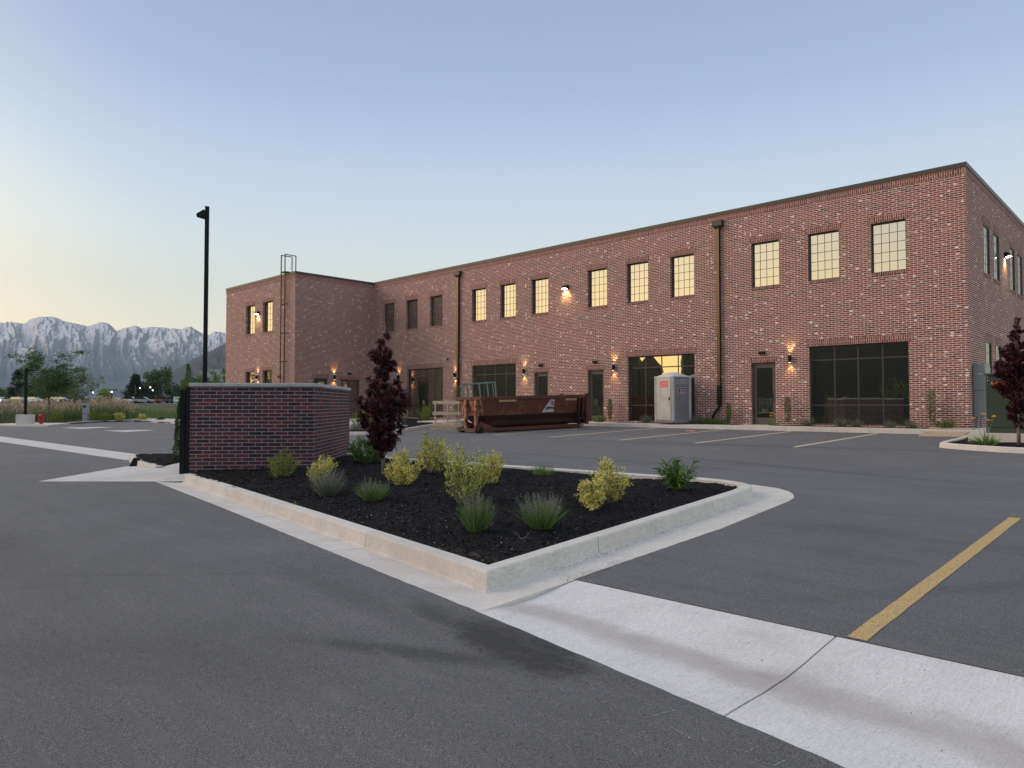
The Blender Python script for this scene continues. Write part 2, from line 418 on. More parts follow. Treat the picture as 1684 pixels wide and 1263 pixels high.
M['glass_up'] = glass_mat('reflective_window_glass', 0.40, (0.98, 0.98, 0.96), (0.02, 0.022, 0.02))
M['glass_low'] = glass_mat('dark_tinted_glass', 0.44, (0.86, 0.88, 0.78), (0.004, 0.005, 0.005))
def emit(name, col, s):
    t = NT(name); e = t.new('ShaderNodeEmission'); e.inputs[0].default_value = (*col, 1); e.inputs[1].default_value = s
    t.l.new(e.outputs[0], t.out.inputs[0]); return t.m
M['lamp_warm'] = emit('warm_lamp_glow', (1.0, 0.72, 0.35), 9)
M['lamp_white'] = emit('white_lamp_glow', (1.0, 0.88, 0.62), 14)
def leaf_mat(name, stops, rough=0.6, trans=0.25):
    t = NT(name)
    g = t.new('ShaderNodeNewGeometry')
    k = t.ramp(g.outputs['Random Per Island'], stops)
    n = t.noise(3.0, 2, 0.5, t.pos())
    k = t.mix(0.5, k, t.ramp(n, [(0.3, 0.65), (0.7, 1.35)]), 'MULTIPLY')
    t.set(k, rough, 0, 0.25)
    tr = t.new('ShaderNodeBsdfTranslucent'); t.l.new(k, tr.inputs[0])
    mx_ = t.new('ShaderNodeMixShader'); mx_.inputs[0].default_value = trans
    t.l.new(t.bsdf.outputs[0], mx_.inputs[1]); t.l.new(tr.outputs[0], mx_.inputs[2]); t.l.new(mx_.outputs[0], t.out.inputs[0])
    return t.m
M['purple'] = leaf_mat('purple_leaves', [(0, (0.014, 0.005, 0.009)), (0.5, (0.042, 0.009, 0.014)), (0.85, (0.090, 0.018, 0.025)), (1, (0.17, 0.045, 0.05))], 0.5, 0.2)
M['gold'] = leaf_mat('golden_variegated_leaves', [(0, (0.07, 0.11, 0.03)), (0.22, (0.20, 0.24, 0.05)), (0.38, (0.62, 0.57, 0.11)), (0.7, (0.90, 0.80, 0.21)), (1, (0.95, 0.90, 0.46))])
M['goldgreen'] = leaf_mat('pale_green_variegated_leaves', [(0, (0.06, 0.10, 0.03)), (0.28, (0.18, 0.25, 0.06)), (0.5, (0.52, 0.57, 0.13)), (0.8, (0.80, 0.78, 0.24)), (1, (0.92, 0.90, 0.42))])
M['lime'] = leaf_mat('yellow_green_leaves', [(0, (0.10, 0.14, 0.02)), (0.6, (0.25, 0.30, 0.05)), (1, (0.42, 0.45, 0.09))])
M['green'] = leaf_mat('mid_green_leaves', [(0, (0.04, 0.09, 0.02)), (0.6, (0.11, 0.20, 0.04)), (1, (0.22, 0.33, 0.08))])
M['green_far'] = leaf_mat('dark_green_leaves', [(0, (0.03, 0.065, 0.028)), (0.6, (0.08, 0.135, 0.05)), (1, (0.16, 0.22, 0.08))])
M['tree_fresh'] = leaf_mat('fresh_tree_leaves', [(0, (0.03, 0.07, 0.03)), (0.6, (0.08, 0.15, 0.055)), (1, (0.17, 0.25, 0.09))])
M['pine'] = leaf_mat('dark_needles', [(0, (0.010, 0.018, 0.012)), (0.6, (0.022, 0.034, 0.020)), (1, (0.04, 0.055, 0.03))])
M['olive'] = leaf_mat('olive_sparse_leaves', [(0, (0.07, 0.10, 0.035)), (0.6, (0.17, 0.21, 0.08)), (1, (0.30, 0.33, 0.15))])
M['blade'] = leaf_mat('green_blades', [(0, (0.07, 0.12, 0.03)), (0.6, (0.17, 0.27, 0.06)), (1, (0.27, 0.37, 0.11))])
M['grey_blade'] = leaf_mat('grey_green_blades', [(0, (0.09, 0.11, 0.075)), (0.6, (0.17, 0.20, 0.13)), (1, (0.28, 0.30, 0.22))])
M['spike'] = leaf_mat('grey_flower_spikes', [(0, (0.15, 0.155, 0.12)), (0.6, (0.24, 0.25, 0.20)), (1, (0.36, 0.36, 0.32))])
M['lily'] = leaf_mat('orange_petals', [(0, (0.75, 0.35, 0.02)), (1, (0.95, 0.60, 0.06))])
M['reed_low'] = leaf_mat('reed_leaves', [(0, (0.06, 0.10, 0.035)), (0.6, (0.13, 0.20, 0.07)), (1, (0.26, 0.32, 0.14))])
M['reed_top'] = leaf_mat('dry_reed_plumes', [(0, (0.28, 0.20, 0.14)), (0.6, (0.52, 0.39, 0.29)), (1, (0.70, 0.56, 0.45))])

# ------------------------------------------------------------------ GROUND
def terrain():
    mb = MB()
    radii = [0, 6, 12, 18, 24, 30, 36, 44, 52, 60, 70, 80, 90, 100, 115, 130, 145, 160, 180, 220, 300, 420, 600, 900, 1400, 2200, 3500, 6000, 9500]
    n = 96; rings = []
    for r in radii:
        ring = []
        for k in range(n):
            a = 2 * math.pi * k / n
            x, y = r * math.cos(a), r * math.sin(a)
            ring.append(mb.pt((x, y, terr(x, y) - 0.13 + (0 if r < 150 else 0.05))))
            if r == 0: break
        rings.append(ring)
    for i in range(1, len(rings)):
        for k in range(n):
            if i == 1: mb.f.append([rings[0][0], rings[1][k], rings[1][(k + 1) % n]])
            else: mb.f.append([rings[i - 1][k], rings[i][k], rings[i][(k + 1) % n], rings[i - 1][(k + 1) % n]])
            mb.uv.append(None)
    t = NT('field_soil'); p = t.pos()
    a = t.noise(0.25, 5, 0.65, p); b = t.noise(6, 3, 0.7, p)
    k = t.ramp(a, [(0.3, (0.06, 0.075, 0.035)), (0.55, (0.11, 0.115, 0.06)), (0.75, (0.17, 0.15, 0.10))])
    k = t.mix(0.5, k, t.ramp(b, [(0.3, 0.6), (0.7, 1.3)]), 'MULTIPLY')
    t.set(k, 0.95, 0, 0.1); t.bump(b, 0.5, 0.05)
    return meta(mb.build('ground', t.m, smooth=True), kind='structure')
terrain()

# outlines on the ground, metres
E_ROAD = [(-14.66, 5.21), (-12.70, 4.93), (-10.71, 4.66), (-7.90, 4.24), (-4.90, 3.79), (-3.83, 3.63)]
E_RIGHT = [(-3.86, 4.80), (-3.97, 7.6), (-4.20, 10.1), (-4.27, 10.45), (-4.42, 10.80), (-4.62, 11.10), (-4.90, 11.34), (-5.40, 11.52), (-5.95, 11.0)]
LEFT_K = [(-6.9, 10.83), (-9.4, 10.64), (-13.7, 10.32), (-15.6, 10.42), (-17.0, 10.36), (-18.0, 9.5), (-18.45, 8.5), (-19.2, 7.62), (-20.2, 7.36), (-20.6, 6.98), (-20.3, 6.55), (-18.9, 6.18), (-17.5, 5.98), (-16.45, 5.85)]
APRON = [(-14.66, 5.21), (-16.72, 3.70), (-18.33, 5.62), (-18.75, 6.14), (-17.5, 5.98), (-16.45, 5.85), (-17.4, 6.78), (-15.95, 7.45), (-14.75, 6.1), (-14.3, 5.62)]
ISLAND_X = E_ROAD + E_RIGHT + LEFT_K[:-3] + [(-18.75, 6.14), (-18.33, 5.62), (-16.72, 3.70)]
VAL_R = [(-3.83, 3.63), (-1.1, 3.17), (0.5, 3.05), (26, 3.05), (26, 4.80), (-3.86, 4.80)]
VAL_L = [(-57.5, 6.15), (-20.55, 6.56), (-20.75, 7.50), (-57.5, 7.35)]
LOT = [(-57.5, -19), (26, -19), (26, 20.30), (-2.9, 20.33), (-3.37, 20.42), (-3.98, 20.66), (-4.55, 20.98), (-4.85, 21.30), (-4.92, 22.0), (-4.88, 23.4), (-5.0, 25.0), (-5.05, 26.93), (-29.6, 26.93), (-28.5, 24.4), (-24.85, 19.0), (-24.35, 17.6), (-24.5, 16.85), (-25.2, 16.42), (-41, 16.4), (-47.5, 18.1), (-56, 18.6), (-57.2, 16.4), (-55.6, 14.2), (-51.6, 12.1), (-55, 10.8), (-57.5, 10.5)]
def ragged(poly, keep=lambda a, b: True, step=0.07, amp=0.010):
    rr = random.Random(4); out = []
    for i in range(len(poly)):
        a, b = Vector(poly[i]), Vector(poly[(i + 1) % len(poly)]); out.append(tuple(a)); d = (b - a).length
        if d < .2 or not keep(a, b): continue
        n = int(d / step); nn = Vector((-(b - a).y, (b - a).x)).normalized()
        for k in range(1, n):
            p = a.lerp(b, k / n) + nn * rr.uniform(.2, 1) * amp; out.append((p.x, p.y))
    return out
def lot():
    near = lambda a, b: max(a.length, b.length) < 16 and min(a.x, b.x) > -15
    IX = ragged(ISLAND_X, lambda a, b: near(a, b) and max(a.y, b.y) < 8 and (a.x != b.x) and not (a - Vector((-3.83, 3.63))).length < 1e-6)
    VR = ragged([p for p in VAL_R], lambda a, b: near(a, b) and abs(a.x - b.x) > .3)
    rings = [LOT, IX, VR, VAL_L]
    V, Ed = [], []
    for rg in rings:
        b = len(V); V += [Vector(p) for p in rg]
        Ed += [(b + i, b + (i + 1) % len(rg)) for i in range(len(rg))]
    ov, oe, of, *_ = delaunay_2d_cdt(V, Ed, [], 0, 1e-4)
    mb = MB(); ids = [mb.pt((p.x, p.y, gz(p.x, p.y) + 0.004)) for p in ov]
    for f in of:
        c = sum((ov[i] for i in f), Vector((0, 0))) / len(f)
        if inside(c, LOT) and not inside(c, IX) and not inside(c, VR) and not inside(c, VAL_L):
            mb.f.append([ids[i] for i in f]); mb.uv.append(None)
    o = mb.build('asphalt_road', M['asphalt'])
    return meta(o, kind='structure')
lot()

def lerp2(a, b, t): return (a[0] + (b[0] - a[0]) * t, a[1] + (b[1] - a[1]) * t)
def strip(mb, st, prof, gap=0.004):
    """st: list of stations (E, F, I) ; prof(E,F,I)-> list of 3d points ; segments joined between stations"""
    pr = [prof(*s) for s in st]
    for a, b in zip(pr[:-1], pr[1:]):
        for i in range(len(a) - 1):
            mb.face([a[i], b[i], b[i + 1], a[i + 1]])
    for c in (pr[0], pr[-1]): mb.face(list(c) if c is pr[0] else list(c)[::-1])
def prof_full(E, F, I, h=0.135):
    E, F, I = Vector(E), Vector(F), Vector(I)
    g = lambda p, z: Vector((p.x, p.y, gz(p.x, p.y) + z))
    w = (I - F)
    pts = [g(E, -0.10), g(E, 0.0), g(E.lerp(F, 0.6), -0.022), g(E.lerp(F, 0.93), -0.030), g(F, -0.018), g(F + w * 0.07, h - 0.022), g(F + w * 0.10, h - 0.007), g(F + w * 0.17, h), g(I - w * 0.1, h), g(I, h - 0.012), g(I, -0.10)]
    return pts
def prof_kerb(E, F, I, h=0.135):
    F, I = Vector(F), Vector(I)
    g = lambda p, z: Vector((p.x, p.y, gz(p.x, p.y) + z)); w = I - F
    return [g(F, -0.10), g(F, 0.0), g(F + w * 0.07, h - 0.022), g(F + w * 0.10, h - 0.007), g(F + w * 0.17, h), g(I - w * 0.1, h), g(I, h - 0.012), g(I, -0.10)]
def subdiv(st, maxlen):
    out = [st[0]]
    for a, b in zip(st[:-1], st[1:]):
        d = math.dist(a[1], b[1]); n = max(1, int(d / maxlen + 0.5))
        for k in range(1, n + 1): out.append(tuple(lerp2(a[i], b[i], k / n) for i in range(3)))
    return out
def panels(name, st, prof, seg, mat):
    """kerb cast in panels: one mesh, a 7 mm joint between panels"""
    mb = MB(); L = [0]
    st = subdiv(st, 0.25)
    for a, b in zip(st[:-1], st[1:]): L.append(L[-1] + math.dist(a[1], b[1]))
    cuts = []; x = seg * 0.6
    while x < L[-1] - 0.4: cuts.append(x); x += seg
    def at(s):
        for i in range(len(L) - 1):
            if L[i + 1] >= s:
                t = (s - L[i]) / max(1e-6, L[i + 1] - L[i]); return tuple(lerp2(st[i][k], st[i + 1][k], t) for k in range(3))
        return st[-1]
    edges = [0] + cuts + [L[-1]]
    for a, b in zip(edges[:-1], edges[1:]):
        a2, b2 = a + (0.005 if a else 0), b - (0.005 if b < L[-1] else 0)
        ss = [at(a2)] + [st[i] for i in range(len(st)) if a2 + 0.02 < L[i] < b2 - 0.02] + [at(b2)]
        strip(mb, ss, prof)
    o = mb.build(name, mat); meta(o, kind='structure'); return o
ROAD_ST = [((-14.66, 5.21), (-14.30, 5.62), (-14.26, 5.80)), ((-10.71, 4.66), (-10.60, 5.08), (-10.57, 5.26)), ((-7.90, 4.24), (-7.80, 4.66), (-7.77, 4.84)), ((-4.90, 3.79), (-4.92, 4.22), (-4.90, 4.40)), ((-3.83, 3.63), (-4.235, 4.11), (-4.425, 4.32))]
RIGHT_ST = [((-3.83, 3.63), (-4.235, 4.11), (-4.425, 4.32)), ((-3.86, 4.80), (-4.29, 4.85), (-4.47, 4.86)), ((-3.97, 7.6), (-4.53, 7.5), (-4.71, 7.49)), ((-4.20, 10.1), (-4.75, 9.85), (-4.93, 9.80)), ((-4.27, 10.45), (-4.80, 10.14), (-4.98, 10.06)), ((-4.42, 10.80), (-4.87, 10.38), (-5.04, 10.26)), ((-4.62, 11.10), (-4.98, 10.56), (-5.12, 10.42)), ((-4.90, 11.34), (-5.14, 10.71), (-5.27, 10.55)), ((-5.40, 11.52), (-5.50, 10.86), (-5.54, 10.68)), ((-5.95, 11.0), (-5.95, 10.93), (-5.96, 10.74))]
def inset(path, d):
    out = []
    for i, p in enumerate(path):
        a = Vector(path[max(i - 1, 0)]); b = Vector(path[min(i + 1, len(path) - 1)])
        t = (b - a).normalized(); n = Vector((-t.y, t.x)); out.append((p[0] + n.x * d, p[1] + n.y * d))
    return out
KL = [(-5.95, 10.93)] + LEFT_K
KI = inset(KL, 0.18); KI[0] = (-5.96, 10.74)
panels('kerb_and_gutter', ROAD_ST, prof_full, 3.05, M['kerb'])
panels('kerb_and_gutter', RIGHT_ST, prof_full, 2.9, M['kerb'])
panels('kerb', [(a, a, b) for a, b in zip(KL, KI)], prof_kerb, 3.0, M['kerb'])
ISL_I = [s[2] for s in ROAD_ST] + [s[2] for s in RIGHT_ST[1:]] + KI[1:]
MULCH_P = [lerp2(s[1], s[2], 0.6) for s in ROAD_ST] + [lerp2(s[1], s[2], 0.6) for s in RIGHT_ST[1:]] + [lerp2(a, b, 0.6) for a, b in zip(KL[1:], KI[1:])]

def bed(name, poly, cell, zf, hole=None):
    mb = MB(); x0 = min(p[0] for p in poly); x1 = max(p[0] for p in poly); y0 = min(p[1] for p in poly); y1 = max(p[1] for p in poly)
    nx, ny = int((x1 - x0) / cell) + 1, int((y1 - y0) / cell) + 1; idx = {}
    def vid(i, j):
        if (i, j) not in idx:
            x, y = x0 + i * cell, y0 + j * cell
            idx[(i, j)] = mb.pt((x + random.uniform(-.3, .3) * cell, y + random.uniform(-.3, .3) * cell, zf(x, y)))
        return idx[(i, j)]
    for i in range(nx):
        for j in range(ny):
            c = (x0 + (i + .5) * cell, y0 + (j + .5) * cell)
            if inside(c, poly) and not (hole and inside(c, hole)):
                mb.f.append([vid(i, j), vid(i + 1, j), vid(i + 1, j + 1), vid(i, j + 1)]); mb.uv.append(None)
    o = mb.build(name, M['mulch'], smooth=True)
    return meta(o, kind='structure')
def mulch_z(x, y):
    d = min(1.0, max(0, min(y - 4.3 + (x + 4.4) * -0.0, 10.6 - y, -4.6 - x)) / 1.2)
    return gz(x, y) + 0.075 + 0.06 * d + 0.030 * noise.noise(Vector((x * 1.3, y * 1.3, 1))) + 0.020 * noise.noise(Vector((x * 6, y * 6, 3))) + random.uniform(-.011, .011)
bed('mulch_bed', MULCH_P, 0.05, mulch_z, APRON)

def apron():
    mb = MB(); P = [Vector(p) for p in APRON]
    ids = []
    for i, p in enumerate(P):
        z = gz(p.x, p.y) + (0.0 if i in (0, 1, 2, 3) else (0.03 if i in (4,) else 0.10))
        if i == 9: z = gz(p.x, p.y) - 0.01
        ids.append(mb.pt((p.x, p.y, z)))
    V, Ed = P, [(i, (i + 1) % len(P)) for i in range(len(P))]
    ov, oe, of, *_ = delaunay_2d_cdt(V, Ed, [], 0, 1e-4)
    for f in of:
        c = sum((ov[i] for i in f), Vector((0, 0))) / len(f)
        if inside(c, APRON): mb.f.append([ids[i] for i in f]); mb.uv.append(None)
    meta(mb.build('concrete_apron', M['concrete']), kind='structure')
apron()
def valley(name, x0, x1, ylo, yhi, joints, dip, mat):
    mb = MB(); xs = [x0] + joints + [x1]
    prof = [(0, 0), (0.12, -0.25), (0.3, -0.75), (0.5, -1), (0.66, -0.78), (0.85, -0.3), (1, 0)]
    for k, (a, b) in enumerate(zip(xs[:-1], xs[1:])):
        a2 = a + (0.006 if k else 0.004); b2 = b - (0.006 if k < len(xs) - 2 else 0)
        n = max(1, int((b2 - a2) / 0.5)); cols = []
        for i in range(n + 1):
            x = a2 + (b2 - a2) * i / n; lo, hi = ylo(x), yhi(x)
            cols.append([Vector((x + (0.0), lo + (hi - lo) * t, gz(x, lo + (hi - lo) * t) + dip * d)) for t, d in [(0, -3)] * 0 + prof])
        for i in range(n):
            for j in range(len(prof) - 1): mb.face([cols[i][j], cols[i + 1][j], cols[i + 1][j + 1], cols[i][j + 1]])
        for cc in (cols[0], cols[-1]):
            mb.face([*cc, cc[-1] - Vector((0, 0, .1)), cc[0] - Vector((0, 0, .1))])
    meta(mb.build(name, mat, smooth=False), kind='structure')
def ylo_r(x):
    if x < -1.1: return 3.63 + (x + 3.83) * (3.17 - 3.63) / (-1.1 + 3.83)
    if x < 0.5: return 3.17 + (x + 1.1) * (-0.12 / 1.6)
    return 3.05
valley('drain_pan', -3.845, 26, ylo_r, lambda x: 4.80, [-1.70, 0.6, 2.9, 5.2, 8, 11, 14, 17, 20, 23], 0.035, M['pan'])
valley('drain_channel', -57.5, -20.6, lambda x: 6.15 + (x + 57.5) * 0.0111, lambda x: 7.35 + (x + 57.5) * 0.004, [-54, -51, -48, -45, -42, -39, -36, -33, -30, -27, -24], 0.02, M['concrete'])

# stall lines
def line_mat():
    t = NT('worn_yellow_paint'); p = t.pos()
    f = t.noise(120, 3, 0.7, p)
    k = t.ramp(f, [(0.40, (0.17, 0.14, 0.11)), (0.50, (0.60, 0.40, 0.16)), (0.7, (0.82, 0.58, 0.27))])
    t.set(k, 0.8, 0, 0.2); t.bump(f, 0.4, 0.003); return t.m
M['line'] = line_mat()
M['paint_white'] = plain('worn_white_paint', (0.55, 0.55, 0.53), 0.8, var=0.25, scale=20)
def stall(x, y0, y1, w=0.105, mat='line', label='', group='yellow stall lines'):
    mb = MB(); n = 24
    L_, R_ = [], []
    for i in range(n + 1):
        y = y0 + (y1 - y0) * i / n; j = random.uniform(-.003, .003)
        L_.append((x - w / 2 + j, y, gz(x, y) + 0.008)); R_.append((x + w / 2 + j, y, gz(x, y) + 0.008))
    for i in range(n): mb.face([L_[i], R_[i], R_[i + 1], L_[i + 1]])
    return meta(mb.build('stall_line', M[mat]), kind='structure')
stall(-1.58, 4.82, 10.42, 0.12)
tf = NT('pale_yellow_paint'); ff = tf.noise(60, 3, .7, tf.pos()); tf.set(tf.ramp(ff, [(.30, (.36, .29, .17)), (.45, (.74, .60, .36)), (.7, (.86, .73, .48))]), .8); M['line_far'] = tf.m
for x in (-7.95, -10.96, -13.74, -16.82, -19.7): stall(x, 19.5, 26.6 if x > -19 else 26.5, .12, 'line_far')
stall(1.4, 19.5, 20.3); stall(1.3, 4.84, 10.42, 0.12)
def chalk_mat():
    t = NT('faint_chalk'); f = t.noise(110, 3, 0.75, t.pos())
    t.set(t.ramp(f, [(0.42, (0.11, 0.108, 0.106)), (0.60, (0.42, 0.42, 0.41))]), 0.9, 0, 0.2); return t.m
M['chalk'] = chalk_mat()
def quadmark(pts, name='road_marking'):
    mb = MB(); mb.face([(x, y, gz(x, y) + (0.008 if name == 'road_marking' else 0.006)) for x, y in pts]); meta(mb.build(name, M['paint_white' if name == 'road_marking' else 'chalk']), kind='structure')
quadmark([(-48.6, 12.0), (-45.2, 12.1), (-45.9, 13.9), (-47.3, 13.6)])
quadmark([(-41.3, 12.1), (-38.2, 12.2), (-38.8, 13.8), (-40.2, 13.5)])
for k, (x, y, a, l) in enumerate([(-1.93, 3.11, 1.25, 0.22), (-1.76, 2.98, -0.30, 0.26), (-1.45, 3.05, 1.35, 0.16), (-1.31, 3.02, 1.35, 0.13), (-1.17, 2.99, 1.3, 0.09)]):
    dx, dy = math.cos(a) * l / 2, math.sin(a) * l / 2; nx, ny = -math.sin(a) * 0.0035, math.cos(a) * 0.0035; dx *= .6; dy *= .6
    quadmark([(x - dx - nx, y - dy - ny), (x + dx - nx, y + dy - ny), (x + dx + nx, y + dy + ny), (x - dx + nx, y - dy + ny)], 'chalk_scratch')

# planter in front of the left wing, walk along the facade, planter at the right
PL = [(-47.5, 18.1), (-41, 16.4), (-25.2, 16.42), (-24.5, 16.85), (-24.35, 17.6), (-24.85, 19.0), (-28.5, 24.4), (-29.6, 26.93)]
PLI = inset(PL, 0.16)
panels('kerb', [(a, a, b) for a, b in zip(PL, PLI)], prof_kerb, 3.0, M['kerb'])
WALKF = [(-29.6, 26.93), (-5.05, 26.93)]
def slab(name, poly, top, mat, bot=-0.3):
    mb = MB(); mb.prism(poly, lambda x, y: gz(x, y) + bot, lambda x, y: gz(x, y) + top)
    return meta(mb.build(name, mat), kind='structure')
mbk = []
for a, b in [(-29.6, -26.3), (-26.29, -23.3), (-23.29, -20.3), (-20.29, -17.3), (-17.29, -14.3), (-14.29, -11.3), (-11.29, -8.3), (-8.29, -5.0)]:
    slab('sidewalk', [(a, 26.93), (b, 26.93), (b, 27.72), (a, 27.72)], 0.15, M['kerb'])
slab('sidewalk', [(-4.99, 25.2), (2, 25.2), (2, 28.0), (-4.99, 28.0)], 0.149, M['concrete'])
slab('sidewalk', [(-5.45, 28.0), (2, 28.0), (2, 60), (-5.45, 60)], 0.17, M['concrete'])
for a, b in [(-13.7, -12.1), (-22.35, -20.8), (-25.9, -24.5), (-20.79, -20.2)]:
    slab('door_step', [(a, 27.722), (b, 27.722), (b, 28.70), (a, 28.70)], 0.152, M['concrete'])
random.seed(3)
bed('mulch_bed', [(-30.0, 27.70), (-5.3, 27.70), (-5.3, 28.52), (-30.0, 28.52)], 0.11, lambda x, y: gz(x, y) + 0.125 + random.uniform(-.015, .015))
bed('mulch_bed', [(-46, 17.9), (-41, 16.5), (-25.3, 16.53), (-24.6, 16.95), (-24.46, 17.6), (-24.97, 19.0), (-28.6, 24.4), (-29.7, 26.95), (-30.2, 28.5), (-46, 28.5)], 0.35, lambda x, y: gz(x, y) + 0.10 + random.uniform(-.02, .02))
slab('sidewalk', [(-40.4, 19.6), (-28.6, 19.6), (-27.4, 21.3), (-40.4, 21.3)], 0.16, M['concrete'])
slab('sidewalk', [(-38.9, 23.4), (-36.9, 23.4), (-36.9, 28.6), (-38.9, 28.6)], 0.164, M['concrete'])
slab('sidewalk', [(-31.2, 24.9), (-29.0, 24.9), (-29.7, 26.9), (-29.7, 28.6), (-31.2, 28.6)], 0.158, M['concrete'])
PR = [(26, 20.30), (-2.9, 20.33), (-3.37, 20.42), (-3.98, 20.66), (-4.55, 20.98), (-4.85, 21.30), (-4.92, 22.0), (-4.88, 23.4), (-5.0, 25.0), (-5.02, 25.25)]
PRI = inset(PR, -0.17)
panels('kerb', [(a, a, b) for a, b in zip(PR, PRI)], prof_kerb, 3.0, M['kerb'])
bed('mulch_bed', [lerp2(a, b, .6) for a, b in zip(PR[1:], PRI[1:])] + [(2, 25.3), (2, 20.42)], 0.13, lambda x, y: gz(x, y) + 0.095 + random.uniform(-.015, .015))
slab('transformer_pad', [(-4.50, 22.85), (-1.4, 22.85), (-1.4, 25.1), (-4.50, 25.1)], 0.30, M['kerb'], bot=0.0)
# far kerb of the lot
PF = [(-57.5, 10.5), (-55, 10.8), (-51.6, 12.1), (-55.6, 14.2), (-57.2, 16.4), (-56, 18.6), (-47.5, 18.1)]
panels('kerb', [(a, a, b) for a, b in zip(PF[3:], inset(PF[3:], 0.2))], prof_kerb, 3.0, M['kerb'])
slab('kerb', [(-57.5, 10.5), (-55, 10.8), (-51.7, 12.0), (-55.2, 14.1), (-57.5, 13.2)], 0.10, M['kerb'])
bed('mulch_bed', [(-57.4, 13.3), (-55.3, 14.2), (-57.0, 16.4), (-55.9, 18.5), (-48, 18.1), (-48, 19.5), (-59, 20.5), (-60, 13.4)], 0.3, lambda x, y: gz(x, y) + 0.08 + random.uniform(-.02, .02))
slab('path', [(-62, 19.6), (-46, 18.7), (-44, 20.4), (-62, 21.6)], 0.10, M['concrete'])
slab('path', [(-60.5, -19), (-57.6, -19), (-57.6, 13.2), (-60.5, 13.2)], 0.08, M['concrete'])

# ------------------------------------------------------------------ BUILDING
BX0, BX1, WX0 = -40.55, -5.53, -50.31
FY, WY, BACK = 28.5, 22.62, 50.0
BZ, TZ = 0.55, 9.92
bld = thing('brick_building', (-23, 28.5, 0.8), 'two-storey red brick commercial building with black framed windows across the parking lot', 'building')
def wall(axis, c, a0, a1, z0, z1, holes, out, name='wall', mat=None, depth=0.22):
    """vertical wall with openings; axis 'y': plane y=c, runs along x ; axis 'x': plane x=c, runs along y. out = outward sign"""
    mb = MB()
    As = sorted(set([a0, a1] + [h[0] for h in holes] + [h[1] for h in holes]))
    Zs = sorted(set([z0, z1] + [h[2] for h in holes] + [h[3] for h in holes]))
    P = (lambda a, z, d=0: (a, c - out * d, z)) if axis == 'y' else (lambda a, z, d=0: (c - out * d, a, z))
    for i in range(len(As) - 1):
        for j in range(len(Zs) - 1):
            a, b, l, h = As[i], As[i + 1], Zs[j], Zs[j + 1]
            m = ((a + b) / 2, (l + h) / 2)
            if any(q[0] < m[0] < q[1] and q[2] < m[1] < q[3] for q in holes): continue
            mb.face([P(a, l), P(b, l), P(b, h), P(a, h)], [(a, l), (b, l), (b, h), (a, h)])
    for q in holes:     # reveals
        a, b, l, h = q[:4]; D = depth
        mb.face([P(a, l), P(a, h), P(a, h, D), P(a, l, D)], [(a, l), (a, h), (a + D, h), (a + D, l)])
        mb.face([P(b, l), P(b, h), P(b, h, D), P(b, l, D)], [(b, l), (b, h), (b + D, h), (b + D, l)])
        mb.face([P(a, h), P(b, h), P(b, h, D), P(a, h, D)], [(a, h), (b, h), (b, h + D), (a, h + D)])
        mb.face([P(a, l), P(b, l), P(b, l, D), P(a, l, D)], [(a, l), (b, l), (b, l + D), (a, l + D)])
    return mb.build(name, mat or M['brick'], bld)
UZ0, UZ1 = 6.56, 8.44
UP = [(-39.35, -38.14), (-36.90, -35.70), (-34.47, -33.26), (-30.63, -29.43), (-28.26, -27.05), (-25.87, -24.66), (-22.03, -20.82), (-19.65, -18.44), (-17.24, -16.03), (-13.35, -12.15), (-10.98, -9.79), (-8.64, -7.44)]
SF = [(-36.79, -33.21), (-30.61, -27.04), (-19.63, -16.04), (-10.99, -7.41)]
DR = [(-25.68, -24.68), (-22.04, -21.04), (-13.40, -12.36)]
holesF = [(a, b, UZ0, UZ1) for a, b in UP] + [(a, b, 0.86, 3.95) for a, b in SF] + [(a, b, 0.80, 3.40) for a, b in DR]
wall('y', FY, BX0, BX1, BZ, TZ, holesF, -1)
holesR = [(31.15, 32.35, UZ0, UZ1), (33.02, 34.22, UZ0, UZ1), (36.45, 37.65, UZ0, UZ1), (38.35, 39.55, UZ0, UZ1), (31.2, 32.35, 1.9, 4.03), (33.1, 34.25, 1.9, 4.03), (36.45, 37.65, 1.9, 4.03)]
wall('x', BX1, FY, BACK, BZ, TZ, holesR, 1, depth=0.08)
holesS = [(23.97, 25.0, 0.80, 3.36), (25.95, 27.46, 0.80, 3.32)]
wall('x', BX0, WY, FY, BZ, TZ, holesS, 1)
holesW = [(-47.23, -45.90, 6.5, 8.47), (-44.78, -43.42, 6.5, 8.50), (-47.23, -45.90, 1.9, 3.92), (-44.72, -43.42, 1.9, 3.94)]
wall('y', WY, WX0, BX0, BZ, TZ, holesW, -1)
mb = MB()
for (x0, y0), (x1, y1) in [((WX0, BACK), (WX0, WY)), ((BX1, BACK), (WX0, BACK))]:
    d = math.dist((x0, y0), (x1, y1)); mb.face([(x0, y0, BZ), (x1, y1, BZ), (x1, y1, TZ), (x0, y0, TZ)], [(0, BZ), (d, BZ), (d, TZ), (0, TZ)])
mb.build('wall', M['brick'], bld)
mb = MB(); mb.face([(WX0, WY, 9.4), (BX0, WY, 9.4), (BX0, FY, 9.4), (BX1, FY, 9.4), (BX1, BACK, 9.4), (WX0, BACK, 9.4)])
mb.build('roof', plain('roof_membrane', (0.3, 0.3, 0.3), 0.9), bld)
